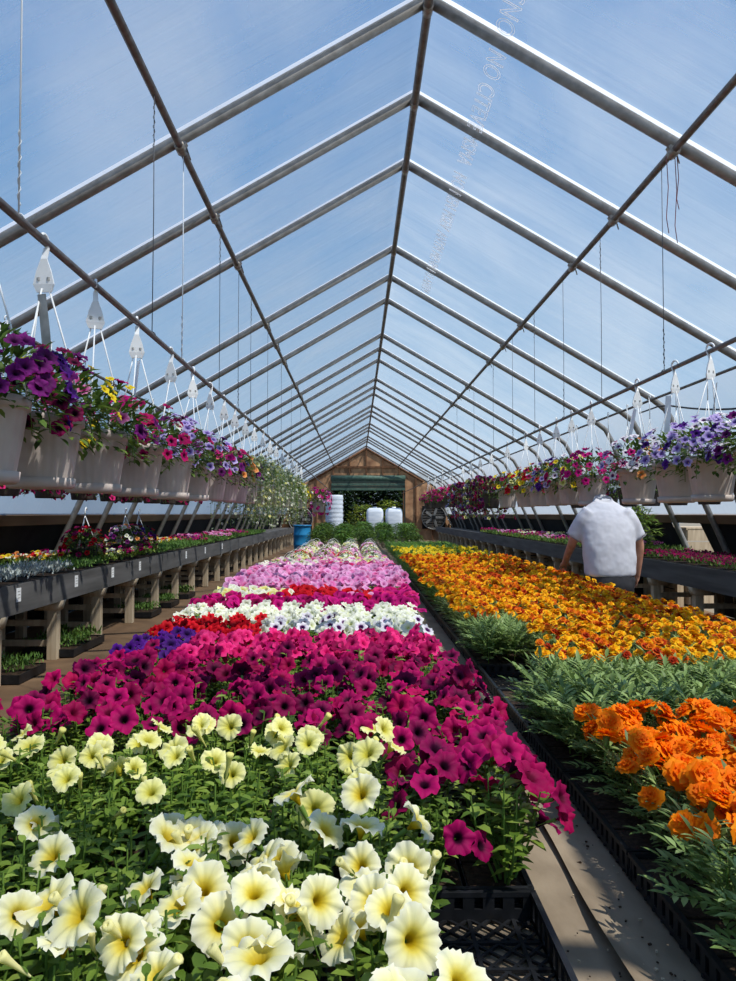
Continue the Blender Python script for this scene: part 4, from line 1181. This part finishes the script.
# body: skinned skeleton (faces +Y, back towards the camera)
J={'pelvis':(0,0,.93,.13),'spine':(0,.03,1.15,.12),'chest':(0,.09,1.36,.11),'neck':(0,.20,1.52,.06),'jaw':(0,.29,1.47,.07),'head':(0,.34,1.42,.095),'crown':(0,.40,1.35,.075),
   'sl':(-.20,.10,1.44,.06),'el':(-.315,.16,1.20,.048),'wl':(-.33,.36,1.02,.033),
   'sr':(.20,.10,1.44,.06),'er':(.325,.10,1.17,.048),'wr':(.315,.14,.92,.033),
   'hl':(-.10,0,.88,.10),'kl':(-.12,.03,.50,.065),'al':(-.12,-.02,.10,.045),'tl':(-.13,.16,.045,.035),
   'hr':(.10,0,.88,.10),'kr':(.12,.06,.50,.065),'ar':(.13,.02,.10,.045),'tr':(.15,.20,.045,.035),
   'pl':(-.33,.42,.97,.028),'pr':(.310,.165,.85,.028)}
edges=[('pelvis','spine'),('spine','chest'),('chest','neck'),('neck','jaw'),('jaw','head'),('head','crown'),('chest','sl'),('sl','el'),('el','wl'),('wl','pl'),('chest','sr'),('sr','er'),('er','wr'),('wr','pr'),
       ('pelvis','hl'),('hl','kl'),('kl','al'),('al','tl'),('pelvis','hr'),('hr','kr'),('kr','ar'),('ar','tr')]
# fingers
for sd,(w,p) in (('l',('wl','pl')),('r',('wr','pr'))):
    base=Vector(J[p][:3]); d=(base-Vector(J[w][:3])).normalized()
    side=Vector((0,1,0)) if sd=='r' else Vector((1,0,0)); side=(side-d*side.dot(d)).normalized(); curl=d.cross(side)*(1 if sd=='r' else -1)
    for k,(off,ln) in enumerate(((-.030,.062),(-.010,.078),(.011,.074),(.030,.066))):
        a=base+side*off+d*.012; 
        b1=a+d*ln*.5; b2=b1+(d*.75-curl*.5)*ln*.5
        J['f%s%da'%(sd,k)]=(*a,.0095); J['f%s%db'%(sd,k)]=(*b1,.0088); J['f%s%dc'%(sd,k)]=(*b2,.0075)
        edges+= [(p,'f%s%da'%(sd,k)),('f%s%da'%(sd,k),'f%s%db'%(sd,k)),('f%s%db'%(sd,k),'f%s%dc'%(sd,k))]
    a=Vector(J[w][:3]).lerp(base,.45)+side*.026; b1=a+side*.022+d*.03; b2=b1+d*.03+side*.004
    J['t%sa'%sd]=(*a,.0115); J['t%sb'%sd]=(*b1,.010); J['t%sc'%sd]=(*b2,.008)
    edges+=[(w,'t%sa'%sd),('t%sa'%sd,'t%sb'%sd),('t%sb'%sd,'t%sc'%sd)]
names=list(J); me=bpy.data.meshes.new('body')
me.from_pydata([J[n][:3] for n in names],[(names.index(a),names.index(b_)) for a,b_ in edges],[])
me.materials.append(skin_m)
body=ob('body',me,man)
sk=body.modifiers.new('skin','SKIN')
for v,n in zip(me.skin_vertices[0].data,names):
    v.radius=(J[n][3],J[n][3]*(.8 if n in('chest','spine','pelvis') else 1)); v.use_root=(n=='pelvis')
sk.use_smooth_shade=True
su=body.modifiers.new('sub','SUBSURF'); su.levels=2; su.render_levels=2
# face and hair on the bowed head
mb=MB()
for sx in (-1,1): mb.lathe([(.001,-.012),(.02,-.008),(.028,.004),(.018,.012),(.001,.012)],10,0,(sx*.10,.33,1.42))
ob('ear',mb.mesh('ears',[skin_m]),body)
mb=MB(); mb.loft([[(-.012,.34,1.32),(.012,.34,1.32),(.012,.33,1.31),(-.012,.33,1.31)],[(-.018,.31,1.30),(.018,.31,1.30),(.014,.29,1.32),(-.014,.29,1.32)]]); ob('nose',mb.mesh('nose',[skin_m]),body)
mb=MB(); mb.box((0,.265,1.36),(.05,.012,.008)); ob('mouth',mb.mesh('mouth',[surf('lips',(150,90,80),(160,96,86),.6,9)]),body)
for sx in (-.035,.035):
    mb=MB(); mb.lathe([(.001,-.012),(.009,-.008),(.012,0),(.009,.008),(.001,.012)],10,0,(sx,.355,1.32)); ob('eye',mb.mesh('eye',[M['white']]),body)
mb=MB(); vs=[];fs=[]
for i in range(9):
    e=-.1+i/8*1.67
    for j in range(20):
        a=2*PI*j/20; vs.append((.112*math.cos(a)*math.cos(e),.375+.12*math.sin(a)*math.cos(e),1.395+.10*math.sin(e)))
for i in range(8):
    for j in range(20): fs.append((i*20+j,i*20+(j+1)%20,(i+1)*20+(j+1)%20,(i+1)*20+j))
mb.add(vs,fs); ob('hair',mb.mesh('hair',[hair_m]),man)
# polo shirt: torso and sleeves merged into one skin
def ring(cx,cy,cz,a,b_,n=28,p=2.4,tilt=0,ax=None):
    out=[]
    for k in range(n):
        t=2*PI*k/n; x=math.copysign(abs(math.cos(t))**(2/p),math.cos(t))*a; y=math.copysign(abs(math.sin(t))**(2/p),math.sin(t))*b_
        out.append((cx+x,cy+y,cz+tilt*y))
    return out
def limb_ring(p,d,r,n=16,flat=1.0):
    d=Vector(d).normalized(); u=Vector((1,0,0)); u=(u-d*u.dot(d)); 
    u=u.normalized() if u.length>.1 else Vector((0,1,0)); v=d.cross(u)
    return [tuple(Vector(p)+u*math.cos(2*PI*k/n)*r+v*math.sin(2*PI*k/n)*r*flat) for k in range(n)]
mb=MB()
mb.loft([ring(0,.02,.895,.237,.165),ring(0,.02,.95,.243,.172),ring(0,.03,1.05,.248,.172),ring(0,.05,1.2,.252,.165,tilt=.1),ring(0,.08,1.33,.262,.158,tilt=.2),ring(0,.10,1.43,.255,.14,tilt=.3),ring(0,.12,1.50,.205,.112,p=2.1,tilt=.35),ring(0,.15,1.545,.13,.088,p=2,tilt=.4),ring(0,.18,1.575,.075,.07,p=2,tilt=.4)])
for sd in (-1,1):
    s=Vector((sd*.17,.10,1.455)); e=Vector((sd*.315,.16 if sd<0 else .10,1.21)); d=e-s
    mb.loft([limb_ring(s-d*.1,d,.08),limb_ring(s.lerp(e,.25),d,.098,flat=1.05),limb_ring(s.lerp(e,.6),d,.092,flat=1.05),limb_ring(s.lerp(e,.92),d,.088,flat=1.05)])
sh=ob('polo_shirt',mb.mesh('polo_shirt',[shirt_m]),man)
rm=sh.modifiers.new('merge','REMESH'); rm.mode='VOXEL'; rm.voxel_size=.011; rm.use_smooth_shade=True
sm=sh.modifiers.new('smooth','SMOOTH'); sm.factor=.5; sm.iterations=14
tx=bpy.data.textures.new('folds','CLOUDS'); tx.noise_scale=.13
dp=sh.modifiers.new('folds','DISPLACE'); dp.texture=tx; dp.strength=.022; dp.mid_level=.5
mb=MB(); mb.loft([ring(0,.165,1.545,.092,.086,p=2,tilt=.4),ring(0,.185,1.578,.085,.080,p=2,tilt=.4),ring(0,.19,1.602,.080,.074,p=2,tilt=.4),ring(0,.18,1.566,.102,.092,p=2,tilt=.4),ring(0,.165,1.545,.112,.10,p=2,tilt=.4)],caps=False)
ob('collar',mb.mesh('collar',[shirt_m]),sh)
for sd in (-1,1):
    s=Vector((sd*.17,.10,1.455)); e=Vector((sd*.315,.16 if sd<0 else .10,1.21)); d=e-s; mb=MB()
    mb.loft([limb_ring(s.lerp(e,.895),d,.0905,flat=1.05),limb_ring(s.lerp(e,.925),d,.0905,flat=1.05)],caps=False); ob('sleeve_band',mb.mesh('sleeve_band',[trim_m]),sh)
mb=MB()
mb.loft([ring(0,.02,1.0,.205,.14),ring(0,.01,.92,.215,.15),ring(0,.0,.82,.215,.155),ring(0,.0,.76,.2,.14)])
for sd,(h,k,a) in ((-1,('hl','kl','al')),(1,('hr','kr','ar'))):
    P=[Vector(J[n][:3]) for n in (h,k,a)]
    mb.loft([limb_ring(P[0]+Vector((sd*.01,0,0)),P[1]-P[0],.125),limb_ring(P[0].lerp(P[1],.5),P[1]-P[0],.108),limb_ring(P[1],P[2]-P[0],.09),limb_ring(P[1].lerp(P[2],.5),P[2]-P[1],.082),limb_ring(P[2],P[2]-P[1],.085)])
tr=ob('trousers',mb.mesh('trousers',[pants_m]),man)
rm=tr.modifiers.new('merge','REMESH'); rm.mode='VOXEL'; rm.voxel_size=.014; rm.use_smooth_shade=True
sm=tr.modifiers.new('smooth','SMOOTH'); sm.factor=.5; sm.iterations=5
for sd,n,n2 in ((-1,'al','tl'),(1,'ar','tr')):
    a=Vector(J[n][:3]); b_=Vector(J[n2][:3]); mb=MB()
    mb.loft([ring(a.x,a.y-.05,.012,.05,.06),ring(a.x,a.y-.03,.09,.05,.06)]); 
    mb.loft([[(a.x+x*.05,a.y-.08,z) for x,z in ((-1,.012),(1,.012),(1,.09),(-1,.09))],[(b_.x+x*.052,b_.y-.04,z) for x,z in ((-1,.012),(1,.012),(1,.075),(-1,.075))],[(b_.x+x*.04,b_.y+.06,z) for x,z in ((-1,.012),(1,.012),(1,.05),(-1,.05))]])
    ob('shoe',mb.mesh('shoe',[M['shade']]),man)

# ------------------------------------------------------------------ light, sky, camera
w=bpy.data.worlds.new('sky'); bpy.context.scene.world=w; w.use_nodes=True; nt=w.node_tree; nt.nodes.clear()
out=nt.nodes.new('ShaderNodeOutputWorld'); bg=nt.nodes.new('ShaderNodeBackground'); tc=nt.nodes.new('ShaderNodeTexCoord'); sx=nt.nodes.new('ShaderNodeSeparateXYZ')
r=ramp(nt,[(0,lin((178,196,216))),(.10,lin((150,188,218))),(.35,lin((100,154,204))),(.7,lin((68,128,192))),(1,lin((56,112,182)))])
nz=nt.nodes.new('ShaderNodeTexNoise'); nz.inputs['Scale'].default_value=2.2; nz.inputs['Detail'].default_value=6
rc=ramp(nt,[(.52,(0,0,0)),(.8,(1,1,1))]); mx=nt.nodes.new('ShaderNodeMix'); mx.data_type='RGBA'
ml=nt.nodes.new('ShaderNodeMath'); ml.operation='MULTIPLY'; ml.inputs[1].default_value=.5
L=nt.links.new
L(tc.outputs['Generated'],sx.inputs[0]); L(sx.outputs['Z'],r.inputs[0]); L(tc.outputs['Generated'],nz.inputs['Vector']); L(nz.outputs['Fac'],rc.inputs[0]); L(rc.outputs[0],ml.inputs[0])
L(ml.outputs[0],mx.inputs['Factor']); L(r.outputs[0],mx.inputs['A']); mx.inputs['B'].default_value=(.75,.8,.88,1)
L(mx.outputs['Result'],bg.inputs[0]); bg.inputs[1].default_value=1.0; L(bg.outputs[0],out.inputs[0])
sun=bpy.data.lights.new('sun','SUN'); sun.energy=5.2; sun.angle=.012; sun.color=(1,.955,.88)
so=ob('sun',sun); so.rotation_euler=Vector((.42,-.30,.86)).to_track_quat('Z','Y').to_euler()
cam=bpy.data.cameras.new('camera'); co=ob('camera',cam); cam.sensor_fit='HORIZONTAL'; cam.sensor_width=36; cam.lens=36*737/736; cam.clip_end=300; cam.clip_start=.05
pitch=math.atan(23.5/737); yaw=math.atan(11/737)
co.location=(0,0,CAMH); co.rotation_euler=(PI/2+pitch,0,-yaw)
sc=bpy.context.scene; sc.camera=co
sc.view_settings.view_transform='Standard'; sc.view_settings.look='None'; sc.view_settings.exposure=0.12
sc.cycles.max_bounces=8; sc.cycles.transparent_max_bounces=16
